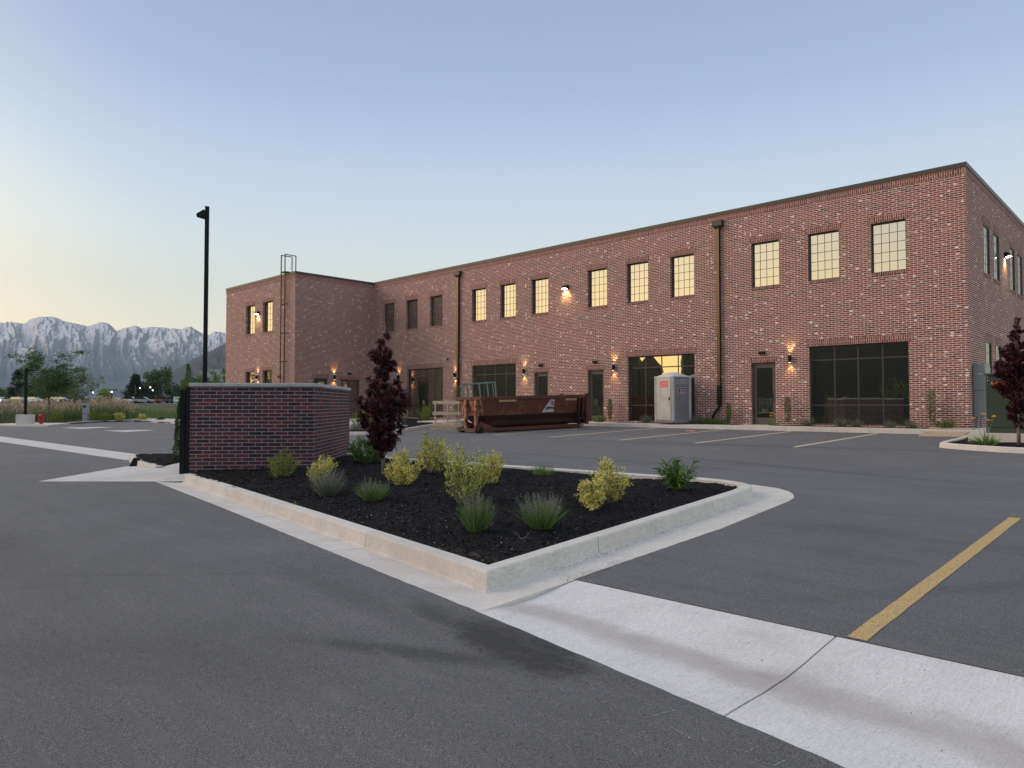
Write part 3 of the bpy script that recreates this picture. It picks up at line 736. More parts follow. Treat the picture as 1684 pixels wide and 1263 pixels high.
# metal coping, butted end to end
def coping():
    mb = MB(); z0, z1, o, t = TZ - 0.02, 10.06, 0.035, 0.30
    mb.box((BX0 + o, FY - o, z0), (BX1 + o, FY + t, z1))
    mb.box((BX1 - t, FY + t, z0), (BX1 + o, BACK, z1))
    mb.box((BX0 - t, WY - o, z0), (BX0 + o, FY + t, z1))
    mb.box((WX0 - o, WY - o, z0), (BX0 - t, WY + t, z1))
    mb.box((WX0 - o, WY + t, z0), (WX0 + t, BACK, z1))
    mb.build('coping', M['bronze'], bld)
coping()
def soldier(axis, c, a0, a1, z0, z1, out, proud=0.003, d=0.0):
    """a band of upright bricks"""
    mb = MB(); q = proud
    P = (lambda a, z, k: (a, c + out * k, z)) if axis == 'y' else (lambda a, z, k: (c + out * k, a, z))
    mb.face([P(a0, z0, q), P(a1, z0, q), P(a1, z1, q), P(a0, z1, q)], [(z0 - z0, a0), (0, a1), (z1 - z0, a1), (z1 - z0, a0)])
    for (aa, za, ab, zb) in ((a0, z0, a1, z0), (a1, z0, a1, z1), (a1, z1, a0, z1), (a0, z1, a0, z0)):
        mb.face([P(aa, za, q), P(ab, zb, q), P(ab, zb, 0), P(aa, za, 0)], [(0, aa), (0.02, ab), (0.02, ab), (0, aa)])
    return mb
def sband(name, *a, **k): return soldier(*a, **k).build(name, M['soldier'], bld)
sband('soldier_course', 'y', FY, BX0 + .03, BX1, TZ - 0.275, TZ - 0.02, -1, proud=0.012)
sband('soldier_course', 'x', BX1, FY, BACK, TZ - 0.275, TZ - 0.02, 1, proud=0.012)
sband('soldier_course', 'x', BX0, WY, FY - .03, TZ - 0.275, TZ - 0.02, 1, proud=0.012)
sband('soldier_course', 'y', WY, WX0, BX0, TZ - 0.275, TZ - 0.02, -1, proud=0.012)

def frame_window(axis, c, a, b, l, h, out, cols, rows, glass, depth=0.185, bar=0.018, fr=0.050, name='window', xsplit=None, zsplit=None, parent=None):
    P0 = (lambda u, w, z: (u, c - out * w, z)) if axis == 'y' else (lambda u, w, z: (c - out * w, u, z))
    def bx(mb, u0, u1, z0, z1, w0, w1):
        p, q = P0(u0, w0, z0), P0(u1, w1, z1)
        mb.box(tuple(map(min, p, q)), tuple(map(max, p, q)))
    m = MB(); w0, w1 = depth - 0.035, depth + 0.03
    bx(m, a, a + fr, l, h, w0, w1); bx(m, b - fr, b, l, h, w0, w1)
    bx(m, a + fr, b - fr, h - fr, h, w0, w1); bx(m, a + fr, b - fr, l, l + fr, w0, w1)
    frm = m.build(name, M['bronze'], parent or bld)
    xs = xsplit or [a + fr + (b - a - 2 * fr) * k / cols for k in range(1, cols)]
    zs = zsplit or [l + fr + (h - l - 2 * fr) * k / rows for k in range(1, rows)]
    m = MB()
    for x in xs: bx(m, x - bar / 2, x + bar / 2, l + fr, h - fr, w0 + 0.026, w1 - 0.012)
    for z in zs: bx(m, a + fr, b - fr, z - bar / 2, z + bar / 2, w0 + 0.028, w1 - 0.016)
    m.build('glazing_bars', M['bronze'], frm)
    m = MB(); m.face([P0(a + fr, depth, l + fr), P0(b - fr, depth, l + fr), P0(b - fr, depth, h - fr), P0(a + fr, depth, h - fr)])
    m.build('pane', M[glass], frm)
    return frm
def sill_lintel(axis, c, a, b, l, h, out, sill=True):
    sband('lintel', axis, c, a - 0.10, b + 0.10, h, h + 0.245, out, proud=0.006)
    if sill: sband('sill', axis, c, a, b, l - 0.10, l, out, proud=0.022)
for a, b in UP:
    frame_window('y', FY, a, b, UZ0, UZ1, -1, 4, 5, 'glass_up'); sill_lintel('y', FY, a, b, UZ0, UZ1, -1)
for a, b in SF:
    frame_window('y', FY, a, b, 0.86, 3.95, -1, 4, 1, 'glass_low', bar=0.05, fr=0.055, name='storefront_window', zsplit=[1.62, 3.40])
    sill_lintel('y', FY, a, b, 0.86, 3.95, -1, sill=False)
for q in holesR:
    frame_window('x', BX1, q[0], q[1], q[2], q[3], 1, 4, 5, 'glass_up', depth=0.045); sill_lintel('x', BX1, q[0], q[1], q[2], q[3], 1)
for q in holesW:
    frame_window('y', WY, q[0], q[1], q[2], q[3], -1, 4, 5, 'glass_up' if q[2] > 5 else 'glass_low'); sill_lintel('y', WY, q[0], q[1], q[2], q[3], -1)
def door(axis, c, a, b, l, h, out):
    P0 = (lambda u, w, z: (u, c - out * w, z)) if axis == 'y' else (lambda u, w, z: (c - out * w, u, z))
    def bx(mb, u0, u1, z0, z1, w0, w1):
        p, q = P0(u0, w0, z0), P0(u1, w1, z1); mb.box(tuple(map(min, p, q)), tuple(map(max, p, q)))
    m = MB(); f = 0.065
    bx(m, a, a + f, l, h, 0.12, 0.20); bx(m, b - f, b, l, h, 0.12, 0.20); bx(m, a + f, b - f, h - f * 1.5, h, 0.12, 0.20)
    d = m.build('door', M['bronze_light'], bld)
    m = MB(); s = 0.105; z1 = h - f * 1.5 - 0.006; a2, b2 = a + f + 0.004, b - f - 0.004
    bx(m, a2, a2 + s, l, z1, 0.145, 0.19); bx(m, b2 - s, b2, l, z1, 0.145, 0.19)
    bx(m, a2 + s, b2 - s, z1 - s * 1.1, z1, 0.145, 0.19); bx(m, a2 + s, b2 - s, l, l + 0.30, 0.145, 0.19)
    m.build('door_leaf', M['bronze_light'], d)
    m = MB(); m.face([P0(a2 + s, 0.17, l + .3), P0(b2 - s, 0.17, l + .3), P0(b2 - s, 0.17, z1 - s * 1.1), P0(a2 + s, 0.17, z1 - s * 1.1)])
    m.build('pane', M['glass_low'], d)
    m = MB(); hx = b2 - s * 0.5
    m.tube([P0(hx, 0.145, l + 0.95), P0(hx, 0.09, l + 0.97), P0(hx, 0.09, l + 1.27), P0(hx, 0.145, l + 1.29)], 0.013, 6)
    m.build('handle', M['black'], d)
    sband('lintel', axis, c, a - 0.10, b + 0.10, h, h + 0.245, out, proud=0.006)
for a, b in DR: door('y', FY, a, b, 0.80, 3.40, -1)
door('x', BX0, 23.97, 25.0, 0.80, 3.36, 1)
frame_window('x', BX0, 25.95, 27.46, 0.80, 3.32, 1, 2, 1, 'glass_low', bar=0.05, name='storefront_window', zsplit=[2.8])
sband('lintel', 'x', BX0, 25.85, 27.56, 3.32, 3.565, 1, proud=0.006)

def spot(parent, loc, d, power, size, col=(1.0, 0.70, 0.24), blend=0.8):
    L = bpy.data.lights.new('glow', 'SPOT'); L.energy = power; L.spot_size = R(size); L.spot_blend = blend; L.color = col; L.shadow_soft_size = 0.03
    o = bpy.data.objects.new('glow', L); C.objects.link(o); o.parent = parent
    o.location = Vector(loc) - ORG[parent]; o.rotation_euler = Vector(d).to_track_quat('-Z', 'Y').to_euler()
def sconce(axis, c, a, z, out, parent=None):
    P = (lambda u, w, zz: (u, c + out * w, zz)) if axis == 'y' else (lambda u, w, zz: (c + out * w, u, zz))
    m = MB(); x, y, _ = P(a, 0.12, z)
    m.lathe((x, y, z), [(0.052, -0.16), (0.060, -0.155), (0.060, 0.155), (0.052, 0.16)], 14)
    p, q = P(a - 0.03, 0.0, z - 0.05), P(a + 0.03, 0.065, z + 0.05)
    m.box(tuple(map(min, p, q)), tuple(map(max, p, q)))
    s = m.build('wall_sconce', M['black'], bld)
    for q0, q1 in ((-0.1635, -0.1615), (0.1615, 0.1635)):
        m = MB(); m.lathe((x, y, z), [(0.042, q0), (0.042, q1)], 12); m.build('lamp_lens', M['lamp_warm'], s)
    tilt = P(0, -0.10, 0); tilt = Vector(tilt) - Vector(P(0, 0, 0))
    for sg in (1, -1): spot(s, P(a, 0.125, z + sg * 0.175), tilt * 2.2 + Vector((0, 0, sg)), 20, 84)
for a, z in [(-11.71, 3.50), (-20.39, 3.48), (-26.36, 3.48), (-32.02, 3.44), (-37.59, 3.48)]: sconce('y', FY, a, z, -1)
sconce('x', BX0, 25.44, 3.47, 1); sconce('y', WY, -45.36, 3.53, -1)
def wallbox(axis, c, a, z, out):
    P = (lambda u, w, zz: (u, c + out * w, zz)) if axis == 'y' else (lambda u, w, zz: (c + out * w, u, zz))
    m = MB(); p, q = P(a - 0.13, 0, z - 0.055), P(a + 0.13, 0.11, z + 0.065); m.box(tuple(map(min, p, q)), tuple(map(max, p, q)))
    m.build('emergency_light', M['black'], bld, bevel=0.01)
for a, z in [(-12.90, 3.79), (-21.56, 3.79), (-25.16, 3.76)]: wallbox('y', FY, a, z, -1)
wallbox('x', BX0, 26.6, 3.72, 1); wallbox('y', WY, -42.39, 3.46, -1)
m = MB(); m.box((-32.80, FY - 0.05, 4.36), (-32.70, FY, 4.48)); m.tube([(-32.75, FY - .03, 4.42), (-32.62, FY - .22, 4.44)], 0.035, 8)
m.build('security_camera', M['black'], bld)
def wallpack(axis, c, a, z, out):
    P = (lambda u, w, zz: (u, c + out * w, zz)) if axis == 'y' else (lambda u, w, zz: (c + out * w, u, zz))
    m = MB(); w = 0.19
    pr = [(0, -0.09), (0.05, -0.10), (0.24, -0.05), (0.25, 0.0), (0.10, 0.10), (0, 0.10)]
    for u in (a - w, a + w): m.face([P(u, d, z + h) for d, h in pr][:: (1 if u < a else -1)])
    for i in range(len(pr)):
        d0, h0 = pr[i]; d1, h1 = pr[(i + 1) % len(pr)]
        m.face([P(a - w, d0, z + h0), P(a + w, d0, z + h0), P(a + w, d1, z + h1), P(a - w, d1, z + h1)])
    s = m.build('wall_lamp', M['black'], bld)
    m = MB(); m.face([P(a - .15, 0.045, z - 0.104), P(a + .15, 0.045, z - 0.104), P(a + .15, 0.235, z - 0.056), P(a - .15, 0.235, z - 0.056)])
    m.build('lamp_lens', M['lamp_white'], s)
    spot(s, P(a, 0.16, z - 0.12), Vector(P(0, -0.45, 0)) - Vector(P(0, 0, 0)) + Vector((0, 0, -1)), 60, 120, (1.0, 0.70, 0.26), 1.0)
wallpack('y', FY, -23.43, 7.74, -1); wallpack('x', BX1, 35.35, 7.85, 1); wallpack('y', WY, -45.40, 7.85, -1)
# downspouts with conductor heads
def downspout(x, jog):
    m = MB(); z1 = 9.30
    m.box((x - 0.065, FY - 0.165, 2.45), (x + 0.065, FY - 0.03, z1))
    d = m.build('downspout', M['spout'], bld)
    m = MB(); top = [(-0.23, 0.20), (0.23, 0.20)]
    pts0 = [(x - .23, FY - .24), (x + .23, FY - .24), (x + .23, FY - .004), (x - .23, FY - .004)]
    pts1 = [(x - .075, FY - .14), (x + .075, FY - .14), (x + .075, FY - .004), (x - .075, FY - .004)]
    m.prism(pts0, 9.42, 9.66)
    lo = [(px, py, 9.28) for px, py in pts1]; hi = [(px, py, 9.42) for px, py in pts0]
    for i in range(4): m.face([lo[i], lo[(i + 1) % 4], hi[(i + 1) % 4], hi[i]])
    m.build('conductor_head', M['bronze'], d)
    m = MB(); m.box((x - .075, FY - .175, 1.66), (x + .075, FY - .022, 2.46))
    m.build('lower_pipe', M['black'], d)
    m = MB()
    if jog:
        m.tube([(x, FY - .07, 1.72), (x - .04, FY - .08, 1.52), (x - .16, FY - .16, 1.34), (x - .24, FY - .22, 1.16), (x - .25, FY - .24, 0.94)], 0.060, 10)
        m.build('elbow_pipe', M['black'], d, smooth=True)
        m = MB(); m.lathe((x - .25, FY - .24, 0.72), [(0.078, 0), (0.078, 0.22)], 14); m.build('drain_collar', M['white'], d)
    else:
        m.box((x - .062, FY - .12, 0.75), (x + .062, FY - .02, 1.70)); m.build('elbow_pipe', M['black'], d)
downspout(-14.80, True); downspout(-31.72, False)
# roof ladder
def ladder():
    m = MB(); y = WY - 0.20; x0, x1 = -41.98, -41.50
    m.box((x0 - .025, y - .03, 1.0), (x0 + .025, y + .03, 11.25)); m.box((x1 - .025, y - .03, 1.0), (x1 + .025, y + .03, 11.25))
    for x in (x0, x1):
        m.box((x - .025, y + .03, 11.20), (x + .025, y + .78, 11.25)); m.box((x - .025, y + .73, 10.06), (x + .025, y + .78, 11.20))
        m.box((x - .02, y + .03, 10.10), (x + .02, y + .73, 10.14))
    z = 1.3
    while z < 10.2: m.tube([(x0, y, z), (x1, y, z)], 0.010, 6); z += 0.305
    m.box((x0, y - .02, 10.13), (x1, y + .73, 10.16))
    for z in (2.4, 4.4, 6.2, 8.05):
        m.box((x0 - .03, y + .03, z), (x0 + .03, WY, z + .05)); m.box((x1 - .03, y + .03, z), (x1 + .03, WY, z + .05))
    m.build('roof_ladder', M['bronze'], bld)
ladder()
m = MB(); m.box((BX0 + .001, FY - .012, 1.0), (BX0 + .012, FY - .001, 9.6)); m.build('expansion_joint', plain('sealant', (.4, .36, .33), .8), bld)

# invented buildings behind the viewpoint, added so the panes mirror a dark silhouette
M['dark_clad'] = plain('charcoal_cladding', (.022, .026, .024), .8, var=.3, scale=.6)
def opposite(x0, x1, y0, y1, zt, gable, label):
    b = thing('added_building', ((x0 + x1) / 2, y1, -0.4), label, 'building')
    w = MB(); k_ = 0.61 * (y1 - y0); w.prism([(x0 - k_, y0), (x1 - k_, y0), (x1, y1), (x0, y1)], -0.8, zt); w.build('wall', M['dark_clad'], b)
    if gable:
        r = MB(); ym = (y0 + y1) / 2
        if gable == 'x': pr = [(x0 - .3, zt), (x1 + .3, zt), ((x0 + x1) / 2, zt + 2.2)]
        a = [(p[0] - k_, y0 - .2, p[1]) for p in pr]; c = [(p[0], y1 + .2, p[1]) for p in pr]
        r.face(a[::-1]); r.face(c)
        for i in range(3): r.face([a[i], a[(i + 1) % 3], c[(i + 1) % 3], c[i]])
        r.build('roof', M['bronze'], b)
    wmb = MB()
    x = x0 + 2
    while x < x1 - 3:
        f = MB(); f.box((x, y1 + .002, 0.6), (x + 2.4, y1 + .05, 2.6)); f.build('window', M['glass_low'], b); x += 4.2
    return b
opposite(-49.2, 24, -42, -27, 8.9, None, 'long dark building added behind the viewpoint for the brick facade panes to mirror')
opposite(-135, -56.4, -42, -27, 8.9, None, 'dark building added behind the viewpoint at the far left for the panes to mirror')
opposite(-56.35, -52.9, -42, -27.5, 6.9, 'x', 'narrow gabled building added between the two dark ones for the panes to mirror')

# ------------------------------------------------------------------ TRASH ENCLOSURE
def enclosure():
    A, B_, D_ = Vector((-14.86, 5.95)), Vector((-13.22, 7.83)), Vector((-15.94, 10.48)); E_ = A + (D_ - B_)
    root = thing('brick_trash_enclosure', (A.x, A.y, 0.1), 'dark brick enclosure with pale stone cap and black gate in the planted island', 'enclosure')
    z0, z1 = 0.02, 1.995; th = 0.20
    e1 = (B_ - A).normalized(); e2 = (D_ - B_).normalized()
    mb = MB()
    def leg(P, Q, n, ext0=0, ext1=0):
        # solid wall from P to Q, thickness towards n
        d = (Q - P).length
        p = [P, Q, Q + n * th, P + n * th]
        mb.face([(p[0].x, p[0].y, z0), (p[1].x, p[1].y, z0), (p[1].x, p[1].y, z1), (p[0].x, p[0].y, z1)], [(0, z0), (d, z0), (d, z1), (0, z1)])
        mb.face([(p[3].x, p[3].y, z0), (p[2].x, p[2].y, z0), (p[2].x, p[2].y, z1), (p[3].x, p[3].y, z1)], [(0, z0), (d, z0), (d, z1), (0, z1)])
        for a, b in ((0, 3), (1, 2)):
            mb.face([(p[a].x, p[a].y, z0), (p[b].x, p[b].y, z0), (p[b].x, p[b].y, z1), (p[a].x, p[a].y, z1)], [(0, z0), (th, z0), (th, z1), (0, z1)])
        mb.face([(q.x, q.y, z1) for q in p], [(0, 0), (d, 0), (d, th), (0, th)])
    leg(A, B_, e2); leg(B_ + e2 * th, D_ - e2 * th, -e1); leg(D_, E_, -e2)
    mb.build('wall', M['brick_dark'], root)
    cap = MB(); o = 0.035; zc0, zc1 = z1, z1 + 0.075
    def capbox(P, Q, n):
        d = (Q - P).normalized()
        pts = [P - n * o, Q - n * o, Q + n * (th + o), P + n * (th + o)]
        cap.prism([(q.x, q.y) for q in pts], zc0, zc1)
    capbox(A - e1 * .02, B_ + e1 * o, e2)
    capbox(B_ + e2 * (th + o), D_ + e2 * o, -e1)
    capbox(D_ - e1 * (th + o) , E_, -e2)
    cap.build('stone_cap', plain('cap_stone', (0.44, 0.44, 0.42), 0.8, var=0.12, scale=5, bump=0.3), root, bevel=0.012)
    g = MB(); up = 0.0
    def bar(P, Q, w, za, zb):
        n = Vector((-(Q - P).y, (Q - P).x)).normalized() * w
        g.prism([(P.x - n.x, P.y - n.y), (Q.x - n.x, Q.y - n.y), (Q.x + n.x, Q.y + n.y), (P.x + n.x, P.y + n.y)], za, zb)
    # the gate stands open against the front of the enclosure's mouth, seen almost edge-on
    g0 = A - e1 * 0.185 + e2 * 0.02
    bar(g0, g0 + e1 * 0.10, 0.05, 0.17, 1.93)
    gate = g.build('gate_post', M['black'], root)
    g = MB()
    s0 = g0 - e1 * 0.0 + e2 * 0.10
    for k in range(20):
        P = s0 + e2 * (0.07 * k); off = 0.012 if k % 2 else -0.012
        bar(P - e1 * 0.0 + e1 * (0.02 + off), P + e2 * 0.07 + e1 * (0.02 + off), 0.006, 0.22, 1.90)
    for za in (0.3, 1.0, 1.75): bar(s0 + e1 * 0.045, s0 + e2 * 1.4 + e1 * 0.045, 0.018, za, za + 0.05)
    leaf = g.build('gate_leaf', M['black'], root)
    g = MB(); bar(A - e1 * 0.075 + e2 * 0.03, A + e2 * 0.03 - e1 * 0.004, 0.06, 0.10, 1.985); g.build('hinge_post', M['black'], root)
enclosure()

# ------------------------------------------------------------------ PLANTS
def leaf_quad(mb, c, d, n, l, w):
    """a diamond leaf: from c along d, length l, width w, facing n"""
    s = d.cross(n)
    if s.length < 1e-4: s = Vector((1, 0, 0))
    s.normalize(); fold = n.normalized() * (w * 0.18)
    b = len(mb.v)
    mb.v += [c, c + d * l * .45 + s * w * .5 + fold, c + d * l, c + d * l * .45 - s * w * .5 + fold]
    mb.f.append([b, b + 1, b + 2, b + 3]); mb.uv.append(None)
def star_leaf(mb, c, d, n, l, w):
    s = d.cross(n); s = s.normalized() if s.length > 1e-4 else Vector((1, 0, 0))
    b = len(mb.v)
    q = lambda a, r: c + (d * math.cos(a) + s * math.sin(a)) * r * l
    mb.v += [c, q(-1.9, .45), q(-1.25, .25), q(-.95, .85), q(-.45, .35), q(0, 1.0), q(.45, .35), q(.95, .85), q(1.25, .25), q(1.9, .45)]
    mb.f.append(list(range(b, b + 10))); mb.uv.append(None)
rv = lambda: Vector((random.gauss(0, 1), random.gauss(0, 1), random.gauss(0, 1))).normalized()
def blade(mb, p, d, l, w, droop=0.3, segs=3):
    s = d.cross(Vector((0, 0, 1))); s = s.normalized() if s.length > .05 else Vector((1, 0, 0))
    a = random.random() * 6.28; s = (Matrix.Rotation(a, 3, d.normalized()) @ s)
    prev = None; b = len(mb.v); pos = Vector(p); dd = d.normalized()
    for k in range(segs + 1):
        t = k / segs; ww = w * (1 - t) ** .6 * (0.6 + 0.4 * min(1, t * 4))
        mb.v += [pos - s * ww / 2, pos + s * ww / 2]
        dd = (dd + Vector((0, 0, -droop / segs))).normalized(); pos = pos + dd * l / segs
    for k in range(segs): mb.f.append([b + 2 * k, b + 2 * k + 1, b + 2 * k + 3, b + 2 * k + 2]); mb.uv.append(None)
def bushy(name, loc, h, w, mat, label, cat='shrub', group=None, leaf=0.028, n=2600, stems=16, seed=1, upright=0.5, lean=(0, 0), parts=True):
    """many-stemmed shrub: leaves set along arching stems"""
    random.seed(seed)
    root = thing(name, loc, label, cat, group); o = Vector(loc)
    tr, lf = MB(), MB()
    for s in range(stems):
        a = 2 * math.pi * (s + random.random()) / stems; rr = random.uniform(0.15, 1.0)
        end = o + Vector((math.cos(a) * w / 2 * rr + lean[0] * h, math.sin(a) * w / 2 * rr + lean[1] * h, h * (1 - upright * rr * rr * .8) * random.uniform(.72, 1.0)))
        base = o + Vector((math.cos(a) * .04, math.sin(a) * .04, -0.03))
        mid = base.lerp(end, .5) + Vector((math.cos(a), math.sin(a), 0)) * w * .09
        pts = [base, mid, end]; tr.tube(pts, [0.008, 0.005, 0.002], 5)
        # side twigs
        tw = []
        for k in range(7):
            t = random.uniform(.15, 1); p = (base.lerp(mid, t * 2) if t < .5 else mid.lerp(end, t * 2 - 1))
            tw.append((p, (rv() * .8 + (end - base).normalized() * .9 + Vector((0, 0, .3))).normalized(), random.uniform(.05, .16) * (w + h)))
        tw.append((mid, (end - mid).normalized(), (end - mid).length))
        if s % 4 == 0: tw.append((end, (Vector((0, 0, 1)) + rv() * .25).normalized(), h * random.uniform(.10, .24)))
        tot = int(n * 1.7) // stems
        for k in range(tot):
            p0, dd, ll = random.choice(tw); t = random.random()
            c = p0 + dd * ll * t + rv() * leaf * .9
            if c.z < o.z + .01: c.z = o.z + random.uniform(0.01, .05)
            leaf_quad(lf, c, (dd * .5 + rv()).normalized(), rv(), leaf * random.uniform(.7, 1.3), leaf * random.uniform(.45, .7))
    tr.build('stems', M['bark'], root); lf.build('foliage', M[mat], root)
    return root
def tuft(name, loc, h, w, mat, spike, label, cat='plant', group=None, n=260, seed=1, bw=0.006, nsp=60, droop=0.35, flowers=None):
    random.seed(seed)
    root = thing(name, loc, label, cat, group); o = Vector(loc); lf, sp, st = MB(), MB(), MB()
    for k in range(n):
        a = random.random() * 6.283; r = random.random() ** .7
        d = Vector((math.cos(a) * w / 2 * r, math.sin(a) * w / 2 * r, h * .72)).normalized()
        b = o + Vector((math.cos(a) * w * .26 * r, math.sin(a) * w * .26 * r, -.01)); d = (d + rv() * .16).normalized()
        blade(lf, b, d, h * random.uniform(.45, 1.0), bw * random.uniform(.8, 1.3), droop)
    lf.build('leaves', M[mat], root)
    if spike:
        for k in range(nsp):
            a = random.random() * 6.283; r = random.random() ** .6
            d = Vector((math.cos(a) * w / 2 * r, math.sin(a) * w / 2 * r, h * .85)).normalized(); l = h * random.uniform(.60, 1.08)
            b = o + Vector((math.cos(a) * w * .24 * r, math.sin(a) * w * .24 * r, 0)); d = (d + rv() * .12).normalized(); blade(sp, b, d, l, 0.0055, 0.12, 2)
            for j in range(7):
                c = b + d * l * (0.62 + j * .06); leaf_quad(sp, c, (d + rv() * .7).normalized(), rv(), .022, .010)
        sp.build('flower_spikes', M[spike], root)
    if flowers:
        for (dx, dy, dz) in flowers:
            top = o + Vector((dx, dy, dz)); st.tube([o, o.lerp(top, .6) + Vector((0, 0, .03)), top], 0.006, 5)
            for j in range(6):
                a = j * 1.047 + random.random(); d = Vector((math.cos(a), math.sin(a), random.uniform(.2, .9))).normalized()
                leaf_quad(sp, top, d, rv(), 0.075, .035)
        st.build('flower_stems', M['blade'], root); sp.build('flowers', M['lily'], root)
    return root
GI = 'shrubs planted in the mulch island'
pz = lambda x, y: gz(x, y) + 0.11
def P3(x, y, dz=0.0): return (x, y, pz(x, y) + dz)
bushy('spirea_shrub', P3(-12.19, 6.50), 0.50, 0.62, 'lime', 'sprawling yellow-green shrub in front of the dark brick enclosure wall', n=1700, stems=12, seed=11, lean=(.12, .12), leaf=.026)
bushy('golden_shrub', P3(-11.09, 6.60), 0.46, 0.48, 'gold', 'golden shrub by the right corner of the brick enclosure, behind a grey lavender', group=GI, n=1900, seed=12, stems=14, lean=(.15, .25))
tuft('lavender', P3(-9.40, 5.80), 0.42, 0.40, 'grey_blade', 'spike', 'grey lavender nearest the brick enclosure, in front of the golden shrub', group='lavender clumps in the island', n=520, seed=13, nsp=110)
tuft('lavender', P3(-8.41, 5.91), 0.34, 0.36, 'blade', 'spike', 'green lavender clump in front of the purple tree trunk', group='lavender clumps in the island', n=560, seed=14, nsp=70)
bushy('golden_shrub', P3(-9.45, 7.25), 0.54, 0.66, 'gold', 'golden shrub at the foot of the purple tree', group=GI, n=2900, seed=15, stems=18)
bushy('golden_shrub', P3(-10.42, 8.70), 0.72, 0.72, 'gold', 'golden shrub with one tall pointed shoot, farthest of the middle cluster', group=GI, n=3300, seed=16, stems=18, leaf=.03)
bushy('golden_shrub', P3(-7.17, 6.55), 0.74, 0.66, 'goldgreen', 'tallest pale green variegated shrub in the middle of the island', group=GI, n=4200, seed=17, stems=20, upright=.3, leaf=.024)
bushy('golden_shrub', P3(-8.29, 8.11), 0.52, 0.58, 'gold', 'golden shrub on the right of the middle cluster', group=GI, n=2600, seed=18, stems=16)
tuft('lavender', P3(-5.62, 5.30), 0.42, 0.28, 'blade', 'spike', 'upright green lavender nearest the island corner, below the tallest shrub', group='lavender clumps in the island', n=620, seed=19, nsp=90, droop=.15)
tuft('lavender', P3(-5.25, 5.95), 0.38, 0.38, 'blade', 'spike', 'wide lavender with grey flower spikes, half grey half green, right of the island corner', group='lavender clumps in the island', n=560, seed=20, nsp=160)
tuft('grass_clump', P3(-8.53, 9.70), 0.27, 0.42, 'blade', 'spike', 'low green tuft near the far kerb of the island', n=300, seed=21, nsp=30)
bushy('golden_shrub', P3(-5.50, 7.25), 0.40, 0.50, 'gold', 'lower golden shrub of the pair on the right side of the island', group=GI, n=2400, seed=22, stems=16)
bushy('golden_shrub', P3(-5.72, 7.85), 0.56, 0.44, 'gold', 'taller golden shrub of the pair on the right side of the island', group=GI, n=2300, seed=23, stems=14)
def broadleaf():
    random.seed(24)
    loc = P3(-5.62, 9.40); o = Vector(loc)
    root = thing('broadleaf_plant', loc, 'bushy green plant with long narrow leaves near the rounded end of the island', 'plant')
    lf = MB(); st = MB()
    for s in range(48):
        a = random.random() * 6.28; r = random.random()
        d = Vector((math.cos(a) * .42 * r, math.sin(a) * .42 * r, .34)).normalized(); l = random.uniform(.22, .50)
        st.tube([o, o + d * l], [.005, .003], 5)
        for k in range(16):
            t = random.uniform(.3, 1.05); c = o + d * l * t
            blade(lf, c, (d * .8 + rv() * .8 + Vector((0, 0, .15))).normalized(), random.uniform(.09, .16), .020, .5)
    st.build('stems', M['blade'], root); lf.build('leaves', M['green'], root)
broadleaf()
bushy('green_shrub', P3(-13.15, 9.15), 0.56, 1.05, 'green', 'bright green shrub between the enclosure corner and the purple tree', n=3000, seed=25, stems=20, leaf=.04)
tuft('weed', P3(-8.96, 5.02), 0.09, 0.14, 'blade', None, 'tiny green weed sprouting beside the front kerb', n=50, seed=26, bw=.012)
def dead_twigs():
    random.seed(5)
    for x, y in [(-7.6, 8.6), (-6.4, 5.9), (-8.6, 5.3), (-5.0, 5.35), (-6.0, 6.6), (-9.2, 8.9)]:
        m = MB(); o = Vector(P3(x, y, 0.0)); 
        for k in range(4):
            a = random.random() * 6.28; e = o + Vector((math.cos(a) * .12, math.sin(a) * .12, random.uniform(.02, .10)))
            m.tube([o, o.lerp(e, .5) + rv() * .02, e], [.003, .002, .001], 4)
        ob = m.build('twig', M['bark'], None, loc=tuple(o))
        meta(ob, 'small dry twig lying on the black mulch', 'twig', 'dry twigs on the mulch')
dead_twigs()

